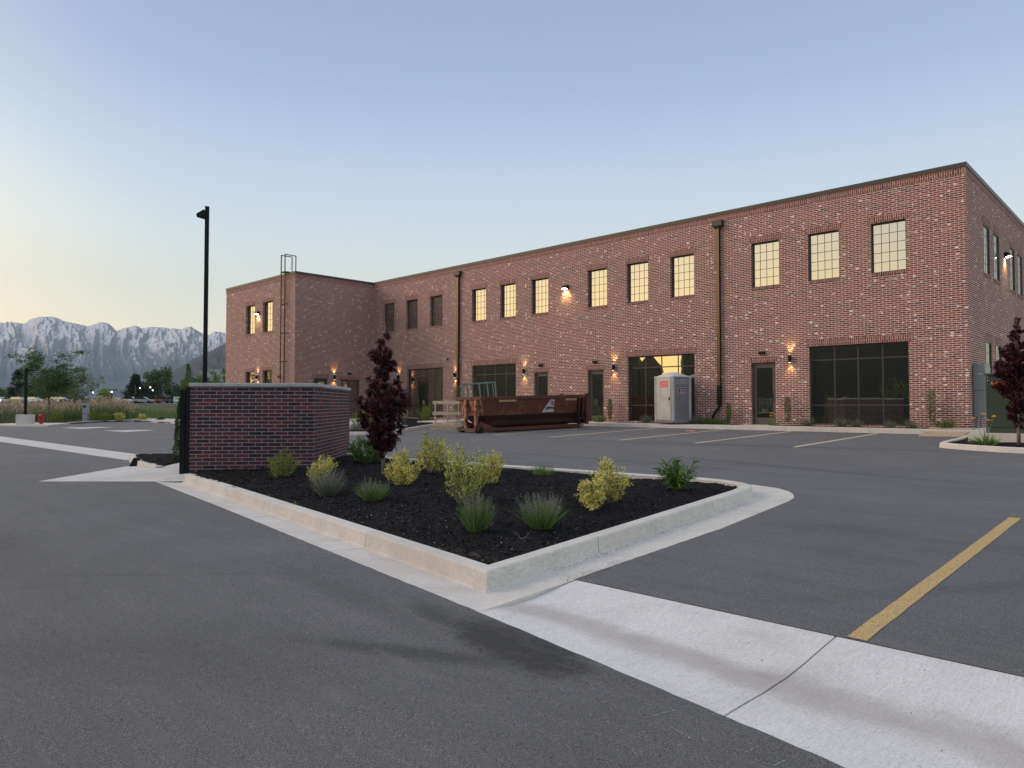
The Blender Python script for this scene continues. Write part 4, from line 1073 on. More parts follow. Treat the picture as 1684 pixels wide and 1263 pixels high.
def tree(name, loc, h, trunk_h, profile, mat, label, nleaf, leaf, r0=0.028, seed=1, star=True, group=None, limbs=34, up=0.75, bark='bark', gap=0.0, lean=(0, 0)):
    """profile: list of (height fraction, radius). Leaves grow along limbs so the edge stays ragged."""
    random.seed(seed); o = Vector(loc)
    root = thing(name, loc, label, 'tree', group)
    tr = MB()
    pts = [o + Vector((lean[0] * t * h + math.sin(t * 7 + seed) * .012 * h * t, lean[1] * t * h + math.cos(t * 6) * .010 * h * t, h * .97 * t - (0.05 if t == 0 else 0))) for t in [i / 8 for i in range(9)]]
    tr.tube(pts, [r0 * (1.15 - t / 8 * .95) for t in range(9)], 9)
    def rad(t):
        for (a, ra), (b, rb_) in zip(profile[:-1], profile[1:]):
            if a <= t <= b: return ra + (rb_ - ra) * (t - a) / (b - a)
        return profile[-1][1]
    def tp(t): i = min(7, int(t * 8)); return pts[i].lerp(pts[i + 1], t * 8 - i)
    lf = MB(); L = []
    t0 = trunk_h / h
    for k in range(limbs):
        t = t0 + (1 - t0) * ((k + random.random()) / limbs) * .97; a = k * 2.4 + random.uniform(-.4, .4)
        r = rad(t) * random.uniform(.7, 1.12)
        b = tp(max(0.02, t - .06 * up)); e = tp(min(1, t)) + Vector((math.cos(a) * r, math.sin(a) * r, r * up * random.uniform(.1, .8)))
        m_ = b.lerp(e, .5) + Vector((0, 0, -.02 * h * (1 - up)))
        tr.tube([b, m_, e], [r0 * .33, r0 * .2, r0 * .07], 5); L.append((b, m_, e, r))
    trunk_o = tr.build('trunk', M[bark], root, smooth=True)
    wts = [max(.02, x[3]) ** 1.5 for x in L]
    clusters = []
    for k in range(int(limbs * 4)):
        b, m_, e, r = random.choices(L, wts)[0]
        t = random.uniform(.25, 1.05); c = b.lerp(m_, t * 2) if t < .5 else m_.lerp(e, t * 2 - 1)
        clusters.append((c + rv() * r * .20, max(.05 * h / 2.7, r * random.uniform(.14, .30))))
    for k in range(nleaf):
        c, cr = random.choice(clusters)
        p = c + rv() * cr * random.random() ** .5 * Vector((1, 1, .8)).length / 1.6
        d = (rv() + Vector((0, 0, -.35))).normalized()
        (star_leaf if star else leaf_quad)(lf, p, d, (rv() + Vector((0, 0, .8))).normalized(), leaf * random.uniform(.7, 1.25), leaf * .6)
    lf.build('crown', M[mat], root)
    return root
tree('purple_leaf_tree', P3(-10.82, 7.85), 2.92, 0.42, [(0, .02), (.14, .10), (.20, .30), (.27, .34), (.34, .36), (.42, .49), (.50, .46), (.57, .29), (.66, .25), (.76, .26), (.83, .16), (.90, .10), (1.0, .03)], 'purple', 'purple-leaved young maple standing in the mulch island beside the brick enclosure', 9500, .055, seed=31, limbs=80, r0=.032, up=.8)
tree('purple_leaf_tree', (-3.24, 22.08, gz(0, 22) + .08), 3.50, 0.55, [(0, .02), (.15, .06), (.22, .22), (.35, .34), (.48, .46), (.60, .36), (.72, .27), (.85, .15), (1.0, .03)], 'purple', 'purple-leaved young maple in front of the green transformer cabinet', 9500, .068, seed=32, limbs=80, r0=.04, up=.7)

tree('added_tree', (-21.3, -19.5, -.4), 5.0, 1.2, [(0, .1), (.3, .9), (.5, 1.5), (.7, 1.3), (1, .2)], 'green', 'green tree added across the lot behind the viewpoint for the panes to mirror', 1800, .14, r0=.07, seed=301, star=False)  # invented trees out of view, put in as something for the glass to reflect
tree('added_tree', (-47.0, -20.5, -.4), 5.5, 1.2, [(0, .1), (.3, .9), (.5, 1.5), (.7, 1.3), (1, .2)], 'green', 'green tree added near the gap between the added buildings for the panes to mirror', 1800, .14, r0=.07, seed=302, star=False)
# planting strip along the facade: prototypes copied with their parts
def place(o, x, y, s, label, group, rz=0, z=None):
    c = copy_tree(o); c.location = (x, y, gz(x, y) + .12 if z is None else z); c.scale = (s, s, s); c.rotation_euler = (0, 0, rz)
    c['label'] = label
    if group: c['group'] = group
    return c
def column_plant(x, y, h, w, label, seed):
    random.seed(seed); o = Vector((x, y, gz(x, y) + .12))
    root = thing('columnar_shrub', o, label, 'shrub', 'slim columnar shrubs along the facade')
    st, lf = MB(), MB(); st.tube([o - Vector((0, 0, .05)), o + Vector((0, 0, h))], [.014, .004], 6)
    for k in range(650):
        t = random.uniform(.16, 1.0); r = w / 2 * (1 - abs(t - .6) * .9) * random.random() ** .5
        a = random.random() * 6.28; c = o + Vector((math.cos(a) * r, math.sin(a) * r, t * h))
        leaf_quad(lf, c, (Vector((math.cos(a), math.sin(a), 1.2)) + rv() * .6).normalized(), rv(), .06, .03)
    st.build('stem', M['bark'], root); lf.build('foliage', M['olive'], root)
column_plant(-20.42, 28.15, 1.15, .22, 'slim columnar shrub between the dumpster and the toilet, against the brick', 41)
column_plant(-11.72, 28.15, 1.15, .24, 'slim columnar shrub below the lit wall sconce by the right storefront', 42)
column_plant(-6.62, 28.15, 1.40, .26, 'tallest slim columnar shrub on the brick pier near the building corner', 43)
column_plant(-14.25, 28.15, 0.90, .20, 'slim columnar shrub right of the bent downspout', 44)
lav = tuft('lavender', (-10.9, 28.05, gz(0, 28) + .12), .42, .45, 'grey_blade', 'spike', 'small lavender at the left end of the right storefront', group='lavender along the facade', n=160, seed=45, nsp=40, bw=.014)
for x, s, lb in [(-9.65, 1.05, 'lavender below the second pane of the right storefront'), (-9.1, .9, 'lavender below the middle mullion of the right storefront'), (-7.95, .9, 'lavender below the fourth pane of the right storefront'), (-7.25, .95, 'lavender at the right end of the right storefront'), (-15.55, 1.3, 'lavender clump just right of the portable toilet'), (-16.0, 1.2, 'lavender clump half hidden behind the portable toilet'), (-18.3, 1.15, 'lavender clump left of the portable toilet')]:
    place(lav, x, 28.05, s, lb, 'lavender along the facade', random.random() * 6)
gp = bushy('low_green_plant', (-20.9, 28.0, gz(0, 28) + .12), .30, .6, 'green', 'low green plant right of the glass door behind the maroon dumpster', 'plant', 'low plants along the facade', n=500, seed=46, leaf=.05)
for x, s, lb in [(-14.75, .8, 'low green plant beside the white drain collar'), (-14.35, .8, 'low green plant right of the drain pipe'), (-6.15, 1.0, 'low green plant by the plywood sheet'), (-15.1, .9, 'low green plant between toilet and downspout')]:
    place(gp, x, 28.0, s, lb, 'low plants along the facade', random.random() * 6)
tuft('daylily', (-12.2, 27.95, gz(0, 28) + .12), .34, .45, 'blade', None, 'daylily with pale orange blooms right of the dark glass door', n=90, seed=47, bw=.02, flowers=[(-.1, 0, .52), (.05, -.05, .46), (-.15, .05, .40)])
tuft('daylily', (-3.85, 21.45, gz(0, 21.4) + .10), .42, .75, 'blade', None, 'daylily with bright orange blooms at the foot of the maple by the transformer', n=160, seed=48, bw=.022, flowers=[(-.25, 0, .66), (-.05, .05, .78), (.1, -.05, .62), (.2, 0, .72)])
tuft('ground_cover', (-4.25, 22.0, gz(0, 21.4) + .09), .16, 1.0, 'blade', None, 'low blue-green creeper spreading at the tip of the right planter', n=260, seed=49, bw=.03, droop=1.4)
# left-hand planter by the wing
for k, (x, y, h, w, mt, lb) in enumerate([(-25.3, 17.4, .95, 1.2, 'lime', 'yellow-green shrub at the corner of the planter by the boulder'), (-27.4, 20.6, .9, 1.1, 'olive', 'reddish olive shrub behind the purple tree crown'), (-32.0, 26.3, .85, .8, 'lime', 'round lime shrub below the left storefront'), (-33.9, 27.4, .7, .8, 'olive', 'dull olive shrub at the left storefront sill'), (-29.9, 27.6, .55, .6, 'olive', 'small olive shrub at the right edge of the left storefront'), (-28.0, 27.7, .8, .8, 'lime', 'lime shrub seen through the wooden pallet')]):
    bushy('planter_shrub', (x, y, gz(x, y) + .1), h, w, mt, lb, n=1300, seed=60 + k, leaf=.05, stems=14)
column_plant(-37.0, 27.9, 1.9, .5, 'tall slim shrub left of the left storefront', 71)
column_plant(-31.3, 27.9, 1.9, .5, 'tall slim shrub between the left storefront and the downspout', 72)
def rock(x, y, r, label):
    bm = bmesh.new(); bmesh.ops.create_icosphere(bm, subdivisions=3, radius=r)
    for v in bm.verts:
        v.co *= 1 + .25 * noise.noise(v.co * 2.2 / r * .5 + Vector((x, y, 0))); v.co.z *= .7
    me = bpy.data.meshes.new('boulder'); bm.to_mesh(me); bm.free(); me.materials.append(M['rock'])
    o = bpy.data.objects.new('boulder', me); C.objects.link(o); o.location = (x, y, gz(x, y) + .1 + r * .45); meta(o, label, 'boulder', 'boulders in the planter')
M['rock'] = plain('pale_rock', (.42, .41, .40), .9, var=.3, scale=4, bump=.6)
rock(-26.6, 17.9, .45, 'pale boulder right of the enclosure in the wing planter'); rock(-25.9, 19.4, .35, 'smaller pale boulder seen through the purple tree')
# tall shrub and hedge behind the gate
def tall_shrub(xy, h, w, mat, label, seed, n=2600, leaf=.04):
    x, y = xy; o = Vector((x, y, gz(x, y) + .1)); random.seed(seed)
    root = thing('upright_shrub', o, label, 'shrub'); st, lf = MB(), MB()
    st.tube([o - Vector((0, 0, .05)), o + Vector((0, 0, h))], [.03, .004], 6)
    for k in range(n):
        t = random.random() ** .9; r = w / 2 * max(.06, (1 - t) ** .6 * (.75 + .5 * noise.noise(Vector((t * 9, seed, 0))))) * random.random() ** .4
        a = random.random() * 6.28; c = o + Vector((math.cos(a) * r, math.sin(a) * r, .02 + t * h))
        leaf_quad(lf, c, (Vector((math.cos(a), math.sin(a), .5)) + rv() * .7).normalized(), rv(), leaf, leaf * .55)
    st.build('stem', M['bark'], root); lf.build('foliage', M[mat], root)
tall_shrub(cf(-8.12, 17.8), 2.35, .50, 'green', 'tall pointed evergreen sprig rising behind the black gate post', 81)
tall_shrub(cf(-8.02, 17.2), 1.50, .44, 'green_far', 'dark columnar evergreen at the left of the black gate', 82, n=5200)

# pebbles and chips on the mulch
def litter():
    random.seed(9); t = MB(); c = MB(); g = MB()
    for k in range(26000):
        x = random.uniform(-14.4, -4.4); y = random.uniform(4.2, 10.6)
        if random.random() > (1.3 - (y - 4.2) / 7): continue
        if not inside((x, y), ISL_I) or inside((x, y), APRON): continue
        p = Vector((x, y, mulch_z(x, y) + .006)); d = (rv() * Vector((1, 1, .35))); d = Vector((d.x, d.y, d.z)) if d.length > .1 else Vector((1, 0, 0))
        d.normalize(); l = random.uniform(.012, .040); w = random.uniform(.004, .010); s = d.cross(rv()).normalized()
        b = len(c.v); c.v += [p - s * w, p + s * w, p + s * w + d * l, p - s * w + d * l]; c.f.append([b, b + 1, b + 2, b + 3]); c.uv.append(None)
    ob = c.build('mulch_chips', leaf_mat('mulch_chip', [(0, (.006, .006, .007)), (.7, (.016, .015, .016)), (.93, (.05, .045, .042)), (1, (.11, .10, .09))], .9, 0)); meta(ob, kind='stuff')
    for k in range(700):
        if k % 3: x = random.gauss(-6.3, 1.3); y = random.gauss(4.9, .45)
        else: x = random.uniform(-13, -4.6); y = random.uniform(4.5, 10.2)
        if not inside((x, y), ISL_I) or inside((x, y), APRON): continue
        r = random.choice([.002, .003, .003, .004, .005, .009]) * random.uniform(.7, 1.2)
        o = Vector((x, y, mulch_z(x, y) + r * .6)); b = len(g.v)
        g.v += [o + Vector((math.cos(a) * r * random.uniform(.7, 1.3), math.sin(a) * r * random.uniform(.7, 1.3), 0)) for a in (0, 1.57, 3.14, 4.71)] + [o + Vector((0, 0, r * .7)), o - Vector((0, 0, r * .6))]
        for i in range(4): g.f += [[b + i, b + (i + 1) % 4, b + 4], [b + (i + 1) % 4, b + i, b + 5]]; g.uv += [None, None]
    ob = g.build('pebbles', leaf_mat('pebble', [(0, (.16, .13, .11)), (.5, (.34, .31, .28)), (1, (.62, .60, .57))], .9, 0)); meta(ob, kind='stuff')
    # dirt crumbs along the gutter and grit on the asphalt
    t = MB()
    for k in range(2600):
        if k < 420 or k > 1500: u = random.random() ** 1.0; q = lerp2((-4.30, 5.0), (-4.72, 9.7), u); x, y = q[0] + abs(random.gauss(0, .05)) + .03, q[1]
        elif k < 620 : u = random.random(); q = lerp2((-3.86, 4.7), (-3.95, 5.6), u); x, y = q[0] + random.gauss(0, .05), q[1]
        else: x, y = random.uniform(-12, 1), random.uniform(.8, 14)
        if k >= 620 and (inside((x, y), ISLAND_X)): continue
        if k > 1500 and k % 2: q = lerp2((-4.3, 4.0), (-13.2, 5.28), random.random()); x, y = q[0], q[1] - abs(random.gauss(0, .035))
        r = random.uniform(.0015, .0055); o = Vector((x, y, gz(x, y) + r * .5 - (.024 if (k < 420 or k > 1500) else -.004))); b = len(t.v)
        t.v += [o + Vector((r, 0, 0)), o + Vector((0, r, 0)), o + Vector((-r, 0, 0)), o + Vector((0, -r, 0)), o + Vector((0, 0, r))]
        for i in range(4): t.f.append([b + i, b + (i + 1) % 4, b + 4]); t.uv.append(None)
    ob = t.build('grit', leaf_mat('grit', [(0, (.01, .01, .01)), (.7, (.03, .03, .03)), (1, (.3, .29, .27))], .9, 0)); meta(ob, kind='stuff')
litter()

# ------------------------------------------------------------------ ROLL-OFF DUMPSTER
def rust_mat(name, a, b, sc=3.0, th=0.55):
    t = NT(name); p = t.obj()
    n = t.noise(sc, 6, 0.7, p, 0.5); n2 = t.noise(sc * 8, 4, 0.7, p)
    k = t.mix(t.ramp(n, [(th - .04, 0.0), (th + .05, 1.0)]), a, b)
    k = t.mix(0.6, k, t.ramp(n2, [(0.3, 0.55), (0.7, 1.35)]), 'MULTIPLY')
    t.set(k, 0.6, 0.0, 0.4); t.bump(n2, .2, .004); return t.m
M['dump'] = rust_mat('maroon_paint', (0.11, 0.034, 0.024), (0.16, 0.060, 0.038), 2.0, .56)
M['dump_rust'] = rust_mat('rusted_maroon_paint', (0.12, 0.038, 0.026), (0.42, 0.19, 0.11), 3.5, .50)
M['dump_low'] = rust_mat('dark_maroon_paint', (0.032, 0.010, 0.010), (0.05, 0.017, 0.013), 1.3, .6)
def text_mesh(s, size, M4, name, mat, parent, ext=0.002, bold=0.0):
    cu = bpy.data.curves.new(name, 'FONT'); cu.body = s; cu.size = size; cu.extrude = ext; cu.align_x = 'CENTER'; cu.align_y = 'CENTER'; cu.offset = bold
    ob = bpy.data.objects.new(name, cu); C.objects.link(ob)
    dg = bpy.context.evaluated_depsgraph_get(); me = bpy.data.meshes.new_from_object(ob.evaluated_get(dg)); bpy.data.objects.remove(ob)
    me.materials.clear(); me.materials.append(mat)
    o = bpy.data.objects.new(name, me); C.objects.link(o); o.parent = parent
    o.matrix_local = Matrix.Translation(-ORG[parent]) @ M4; ORG[o] = ORG[parent]; return o
def dumpster():
    # local frame: u along the long side (away from viewer), w across (to the left), z up
    o = Vector((-20.78, 19.85, gz(0, 19.85) + .0)); a = Vector((1.05, 5.95, 0.14)).normalized(); w = Vector((-a.y, a.x, 0)).normalized(); L, W, H = 5.85, 1.85, 1.50
    root = thing('roll_off_dumpster', o, 'rusty maroon open roll-off dumpster parked across stalls in front of the brick facade', 'dumpster')
    T = Matrix(((a.x, w.x, 0, o.x), (a.y, w.y, 0, o.y), (a.z, 0, 1, o.z), (0, 0, 0, 1)))
    def mk(): m = MB(); m.T = T; return m
    hz = 0.72   # fold line
    def shell(z0, z1, i0, i1, u0a, u0b, t=.02):
        # i0/i1: inset across at bottom/top ; u0a/u0b: inset of near end at bottom/top
        return [[(u0a, i0, z0), (L - .12, i0, z0), (L - .12, W - i0, z0), (u0a, W - i0, z0)], [(u0b, i1, z1), (L - .12, i1, z1), (L - .12, W - i1, z1), (u0b, W - i1, z1)]]
    m = mk(); lo, hi = shell(hz, H - .06, .14, .05, .22, .06)
    for i in range(4):
        if i == 3: continue
        m.face([lo[i], lo[(i + 1) % 4], hi[(i + 1) % 4], hi[i]])
    m.build('upper_side', M['dump'], root)
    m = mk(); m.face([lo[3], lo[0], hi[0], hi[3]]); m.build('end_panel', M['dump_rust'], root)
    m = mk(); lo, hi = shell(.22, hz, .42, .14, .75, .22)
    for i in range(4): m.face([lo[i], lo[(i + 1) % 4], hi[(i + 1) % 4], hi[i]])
    m.face([lo[3], lo[2], lo[1], lo[0]]); m.build('lower_hull', M['dump_low'], root)
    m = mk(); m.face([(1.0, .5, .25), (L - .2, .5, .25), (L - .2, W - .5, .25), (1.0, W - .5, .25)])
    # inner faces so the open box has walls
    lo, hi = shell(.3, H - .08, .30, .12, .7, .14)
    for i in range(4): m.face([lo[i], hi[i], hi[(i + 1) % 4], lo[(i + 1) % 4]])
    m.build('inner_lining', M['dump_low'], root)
    m = mk()
    for y in (.0, W - .11): m.box((0, y, H - .13), (L, y + .11, H))
    m.box((0, .11, H - .13), (.11, W - .11, H)); m.box((L - .11, .11, H - .13), (L, W - .11, H))
    m.build('top_rail', M['dump'], root, bevel=.01)
    for y in (0.34, 1.10):      # uprights on the near end
        m = mk(); m.box((-.02, y, .16), (.10, y + .13, H - .13)); m.build('end_post', M['dump_rust'], root)
    for y in (.28, W - .48):
        m = mk(); m.box((-.10, y, .06), (L - .05, y + .09, .20)); m.face([(-.10, y - .001, .06), (.9, y - .001, .06), (.9, y - .001, .22), (.15, y - .001, .50)]); m.build('ground_rail', M['dump'], root)
    m = mk(); m.box((-.08, .372, .10), (.06, W - .482, .20)); m.build('cross_member', M['dump'], root)
    for u, nm in ((.10, 'roller'), (L - .30, 'roller')):
        for y in (.12, W - .36):
            m = mk(); c0, c1 = (u, y, .12), (u, y + .22, .12); m.tube([c0, c1], .12, 14); m.build(nm, M['black'] if u < 1 else plain('worn_steel', (.25, .24, .24), .5, .5), root)
    for y in (0.0, W - .10):    # rear frame and side posts
        m = mk(); m.box((L - .14, y, .18), (L + .02, y + .12, H + .06)); m.build('corner_post', M['dump'], root)
    m = mk(); m.box((L - .62, -.015, .22), (L - .55, .10, H - .13)); m.box((L - .40, -.025, .35), (L - .33, .10, H - .13)); m.box((L - .62, -.02, .42), (L - .1, .05, .50)); m.build('door_binder', M['dump_low'], root)
    m = mk(); m.box((L + .0, .12, .2), (L + .05, W - .12, H - .14)); m.build('rear_door', M['dump'], root)
    refl = plain('faded_yellow_tape', (.42, .38, .17), .5, var=.2)
    side = lambda u, z: (u, .05 + (H - .06 - z) / (H - .06 - hz) * .09 - .004, z)
    for u0, u1 in ((.95, 1.85), (4.55, 5.2)):
        m = mk(); m.face([side(u0, 1.27), side(u1, 1.27), side(u1, 1.35), side(u0, 1.35)]); m.build('reflective_tape', refl, root)
    m = mk(); m.face([side(3.25, .78), side(3.92, .78), side(3.92, 1.32), side(3.68, 1.32)]); st = m.build('company_sticker', plain('sticker_white', (.50, .50, .50), .4, var=.08), root)
    n = Vector(w) * -1
    def txt(s, size, u, z, mat, bold=0, d=.010):
        p = T @ Vector(side(u, z)); p += n * d
        X = a; Z = Vector((0, 0, 1)); Y = Z
        Mx = Matrix(((X.x, 0, n.x, p.x), (X.y, 0, n.y, p.y), (X.z, 1, n.z, p.z), (0, 0, 0, 1)))
        text_mesh(s, size, Mx, 'sticker_lettering', mat, st, bold=bold)
    txt('E', .36, 3.81, 1.19, plain('sticker_red', (.35, .02, .02), .4), .012)
    txt('EMPIRE', .15, 3.70, .95, M['black'], .004); txt('A', .16, 3.50, .90, plain('sticker_grey', (.12, .14, .16), .4), .002)
    return root, T, H
_, DT, DH = dumpster()
def frame_rack():
    o = DT @ Vector((0.5, 1.2, 1.0))
    root = thing('green_metal_frame', o, 'pale green metal frame with slanted bars sticking out of the dumpster', 'metal frame')
    g = plain('green_enamel', (.10, .19, .17), .5, var=.15)
    p0, p1 = DT @ Vector((.15, 1.65, 2.02)), DT @ Vector((.95, .35, 2.08))
    m = MB(); m.tube([p0, p1], .035, 6); m.build('top_rail', g, root)
    for k, t in enumerate([.0, .14, .28, .52, .76, .92, .99]):
        m = MB(); a = p0.lerp(p1, t); b = a + (p1 - p0) * .09 + Vector((0, 0, -1.2)); m.tube([a, b], .034 if k not in (5,) else .02, 4); m.build('bar', g, root)
frame_rack()
def pallets():
    wood = plain('pale_pallet_wood', (.62, .47, .33), .85, var=.25, scale=9, bump=.3)
    o = Vector((-25.35, 21.0, gz(0, 21) + .0)); a = Vector((.80, .60, 0)).normalized(); b = Vector((-a.y, a.x, 0))
    def mk(T): m = MB(); m.T = T; return m
    T = Matrix(((a.x, b.x, 0, o.x), (a.y, b.y, 0, o.y), (0, 0, 1, o.z), (0, 0, 0, 1)))
    root = thing('wooden_pallet', o, 'wooden pallet lying flat on the asphalt left of the dumpster', 'pallet', 'wooden pallets by the dumpster')
    for y in (0, .50, 1.0):
        m = mk(T); m.box((0, y, .01), (1.25, y + .045, .10)); m.build('stringer', wood, root)
    for k in range(6):
        m = mk(T); m.box((.02 + k * .225, -.02, .10), (.13 + k * .225, 1.07, .12)); m.build('deck_board', wood, root)
    o2 = o + a * .12 + b * .25 + Vector((0, 0, .16))
    tilt = Matrix.Rotation(R(3), 4, 'Z')
    T2 = Matrix(((a.x, 0, b.x, o2.x), (a.y, 0, b.y, o2.y), (0, 1, 0.05, o2.z), (0, 0, 0, 1)))
    root = thing('wooden_pallet', o2, 'wooden pallet standing on edge beside the dumpster end', 'pallet', 'wooden pallets by the dumpster')
    for x in (.02, .60, 1.12):
        m = mk(T2); m.box((x, 0, 0), (x + .05, 1.15, .09)); m.build('stringer', wood, root)
    for y in (.02, .52, 1.02):
        m = mk(T2); m.box((-.06, y, -.022), (1.24, y + .15, -.002)); m.build('deck_board', wood, root)
    m = mk(T2); m.box((-.02, .28, .092), (1.2, .38, .11)); m.build('deck_board', wood, root)
pallets()

# ------------------------------------------------------------------ PORTABLE TOILET
def toilet():
    ang = R(-13); cx0, cy0 = -16.58, 27.55; z0 = gz(0, cy0) + .17; s = .565
    root = thing('portable_toilet', (cx0, cy0, z0), 'grey portable toilet with red sign standing in front of a storefront window', 'portable toilet')
    T = Matrix.Translation((cx0, cy0, z0)) @ Matrix.Rotation(ang, 4, 'Z')
    def mk(): m = MB(); m.T = T; return m
    body = plain('grey_plastic', (.42, .42, .42), .5, var=.12, scale=2.5); dk = plain('slate_plastic', (.20, .205, .225), .5, var=.1, scale=2.5)
    lt = plain('light_grey_plastic', (.50, .475, .44), .45, var=.15, scale=2.5)
    m = mk(); m.box((-s, -s, .04), (s, s, .14)); m.build('base_skid', dk, root, bevel=.02)
    m = mk(); m.box((-s + .03, -s + .03, .14), (s - .03, s - .03, 2.05)); m.build('cabin', dk, root)
    for sx in (-1, 1):
        for sy in (-1, 1):
            m = mk(); x, y = sx * (s - .055), sy * (s - .055)
            m.lathe((0, 0, 0), [(.075, .12), (.075, 2.08)], 10)
            m.v = [v + T.to_3x3() @ Vector((x, y, 0)) for v in m.v]; m.build('corner_column', body, root, smooth=False)
    m = mk(); m.box((-s + .13, -s - .005, .16), (s - .15, -s + .04, 2.03)); d = m.build('door', lt, root, bevel=.01)
    m = mk(); m.box((-s + .20, -s - .014, .25), (s - .22, -s - .004, 1.15)); m.build('door_panel', lt, d, bevel=.005)
    m = mk(); m.box((s - .25, -s - .03, 1.02), (s - .20, -s - .004, 1.16)); m.build('latch', M['black'], d)
    m = mk()
    for k in range(5): m.box((s - .034, -s + .18, 1.72 + k * .05), (s - .02, s - .2, 1.745 + k * .05))
    m.build('vent_louvres', body, root)
    m = mk()
    n = 10; rows = []
    for j in range(n + 1):
        rows.append([Vector((-s - .01 + (2 * s + .02) * i / n, -s - .01 + (2 * s + .02) * j / n, 2.06 + .20 * (1 - abs(i / n * 2 - 1) ** 2.2) * (1 - abs(j / n * 2 - 1) ** 2.2))) for i in range(n + 1)])
    for j in range(n):
        for i in range(n): m.face([rows[j][i], rows[j][i + 1], rows[j + 1][i + 1], rows[j + 1][i]])
    m.box((-s - .01, -s - .01, 2.03), (s + .01, s + .01, 2.062))
    m.build('roof', plain('translucent_white_roof', (.62, .63, .64), .4, var=.06), root)
    red = plain('sign_red', (.68, .012, .018), .4, var=.05); wh = plain('sign_white', (.75, .75, .75), .4, var=.03); pu = plain('sign_purple', (.16, .03, .12), .4, var=.05)
    def sign(face, u, z, w, h, colr, name):
        if face == 'front': P = lambda a, b, d: (a, -s - .006 - d, b); X = Vector((1, 0, 0)); N = Vector((0, -1, 0))
        else: P = lambda a, b, d: (s - .028 + d, a, b); X = Vector((0, 1, 0)); N = Vector((1, 0, 0))
        m = mk(); m.face([P(u - w, z - h, .010), P(u + w, z - h, .010), P(u + w, z + h, .010), P(u - w, z + h, .010)]); sg = m.build(name, wh, root)
        q = .015; m = mk(); m.face([P(u - w + q, z - h + q, .013), P(u + w - q, z - h + q, .013), P(u + w - q, z + h - q, .013), P(u - w + q, z + h - q, .013)]); m.build('sign_field', colr, sg)
        for s_, dz in (('Honey', .05), ('Bucket', -.055)):
            pt_ = T @ Vector(P(u + .02, z + dz, .017)); xx = T.to_3x3() @ X; nn = T.to_3x3() @ N
            text_mesh(s_, .125, Matrix(((xx.x, 0, nn.x, pt_.x), (xx.y, 0, nn.y, pt_.y), (0, 1, 0, pt_.z), (0, 0, 0, 1))), 'sign_lettering', wh, sg, .001, .001)
    sign('front', .02, 1.73, .23, .145, red, 'red_sign'); sign('side', .02, 1.43, .25, .145, pu, 'side_sign')
toilet()
m = MB(); m.box((-14.42, 24.9, .592), (-14.0, 25.02, .64)); ob = m.build('cardboard_scrap', plain('red_white_scrap', (.6, .25, .24), .6, var=.5, scale=20), None, loc=(-14.2, 24.95, .59)); meta(ob, 'crumpled red and white scrap lying on the asphalt in front of the toilet', 'litter')

# ------------------------------------------------------------------ RIGHT CORNER: transformer, cabinet, plywood
def transformer():
    x0, x1, y0, y1 = -4.17, -2.05, 23.42, 24.9; z0 = gz(0, 23) + .30; z1 = z0 + 1.66
    root = thing('transformer_cabinet', (x0, y0, z0), 'dark green pad-mounted transformer cabinet behind the purple maple', 'transformer')
    gm = plain('dark_green_enamel', (.030, .048, .034), .5, var=.1)
    m = MB(); m.box((x0, y0 + .03, z0 + .01), (x1, y1, z1 - .06)); m.build('housing', gm, root, bevel=.01)
    m = MB(); m.box((x0 + .10, y0, z0 + .16), (x1 - .1, y0 + .028, z1 - .10)); d = m.build('door', gm, root, bevel=.006)
    m = MB(); m.box((x0 - .02, y0 - .02, z1 - .06), (x1 + .02, y1 + .02, z1)); m.build('lid', gm, root, bevel=.01)
    m = MB(); m.box((x0 - .006, y0 - .004, z0), (x1, y0 + .028, z0 + .15)); m.build('skirt', gm, root)
    bolt = plain('bolt_steel', (.5, .5, .5), .4, .6)
    for z in (z0 + .06, z0 + .13, z1 - .10, z1 - .2):
        m = MB(); m.tube([(x0 + .05, y0 - .012, z), (x0 + .05, y0 + .03, z)], .016, 8); m.build('bolt', bolt, root)
    m = MB(); m.box((x0 + .13, y0 - .006, z1 - .42), (x0 + .62, y0 - .001, z1 - .24)); l = m.build('warning_label', plain('orange_label', (.75, .27, .02), .5, var=.05), root)
    text_mesh('WARNING', .105, Matrix(((1, 0, 0, x0 + .375), (0, 0, -1, y0 - .009), (0, 1, 0, z1 - .33), (0, 0, 0, 1))), 'label_lettering', M['black'], l, .001, .002)
transformer()
def meter():
    x0, x1, y0, y1 = -5.515, -5.17, 28.9, 29.85; z0 = 1.20; z1 = 3.05
    root = thing('electrical_cabinet', (x0, y0, .8), 'light grey electrical cabinet fixed to the side wall beside the building corner', 'electrical box')
    gm = plain('grey_enamel', (.20, .225, .235), .45, var=.06)
    m = MB(); m.box((x0, y0, z0), (x1, y1, z1)); m.build('housing', gm, root, bevel=.015)
    m = MB(); m.box((x1, y0 + .05, z0 + .1), (x1 + .02, y1 - .05, z1 - .1)); m.build('door', gm, root)
    m = MB(); m.box((x0, y0 - .004, z0 + .92), (x1, y0 - .0, z0 + .935)); m.build('seam', M['black'], root)
    m = MB(); m.box((x0 + .14, y0 - .006, z1 - .36), (x0 + .26, y0 - .001, z1 - .33)); m.build('name_plate', M['white'], root)
    for x in (x0 + .07, x0 + .2):
        m = MB(); m.tube([(x, y0 + .12, .82), (x, y0 + .12, z0 + .01)], .035, 10); m.build('conduit', gm, root)
    b = MB(); b.box((x1 + .02, y0 + .3, 1.5), (x1 + .16, y0 + .6, 2.3)); b.build('meter_box', gm, root, bevel=.01)
meter()
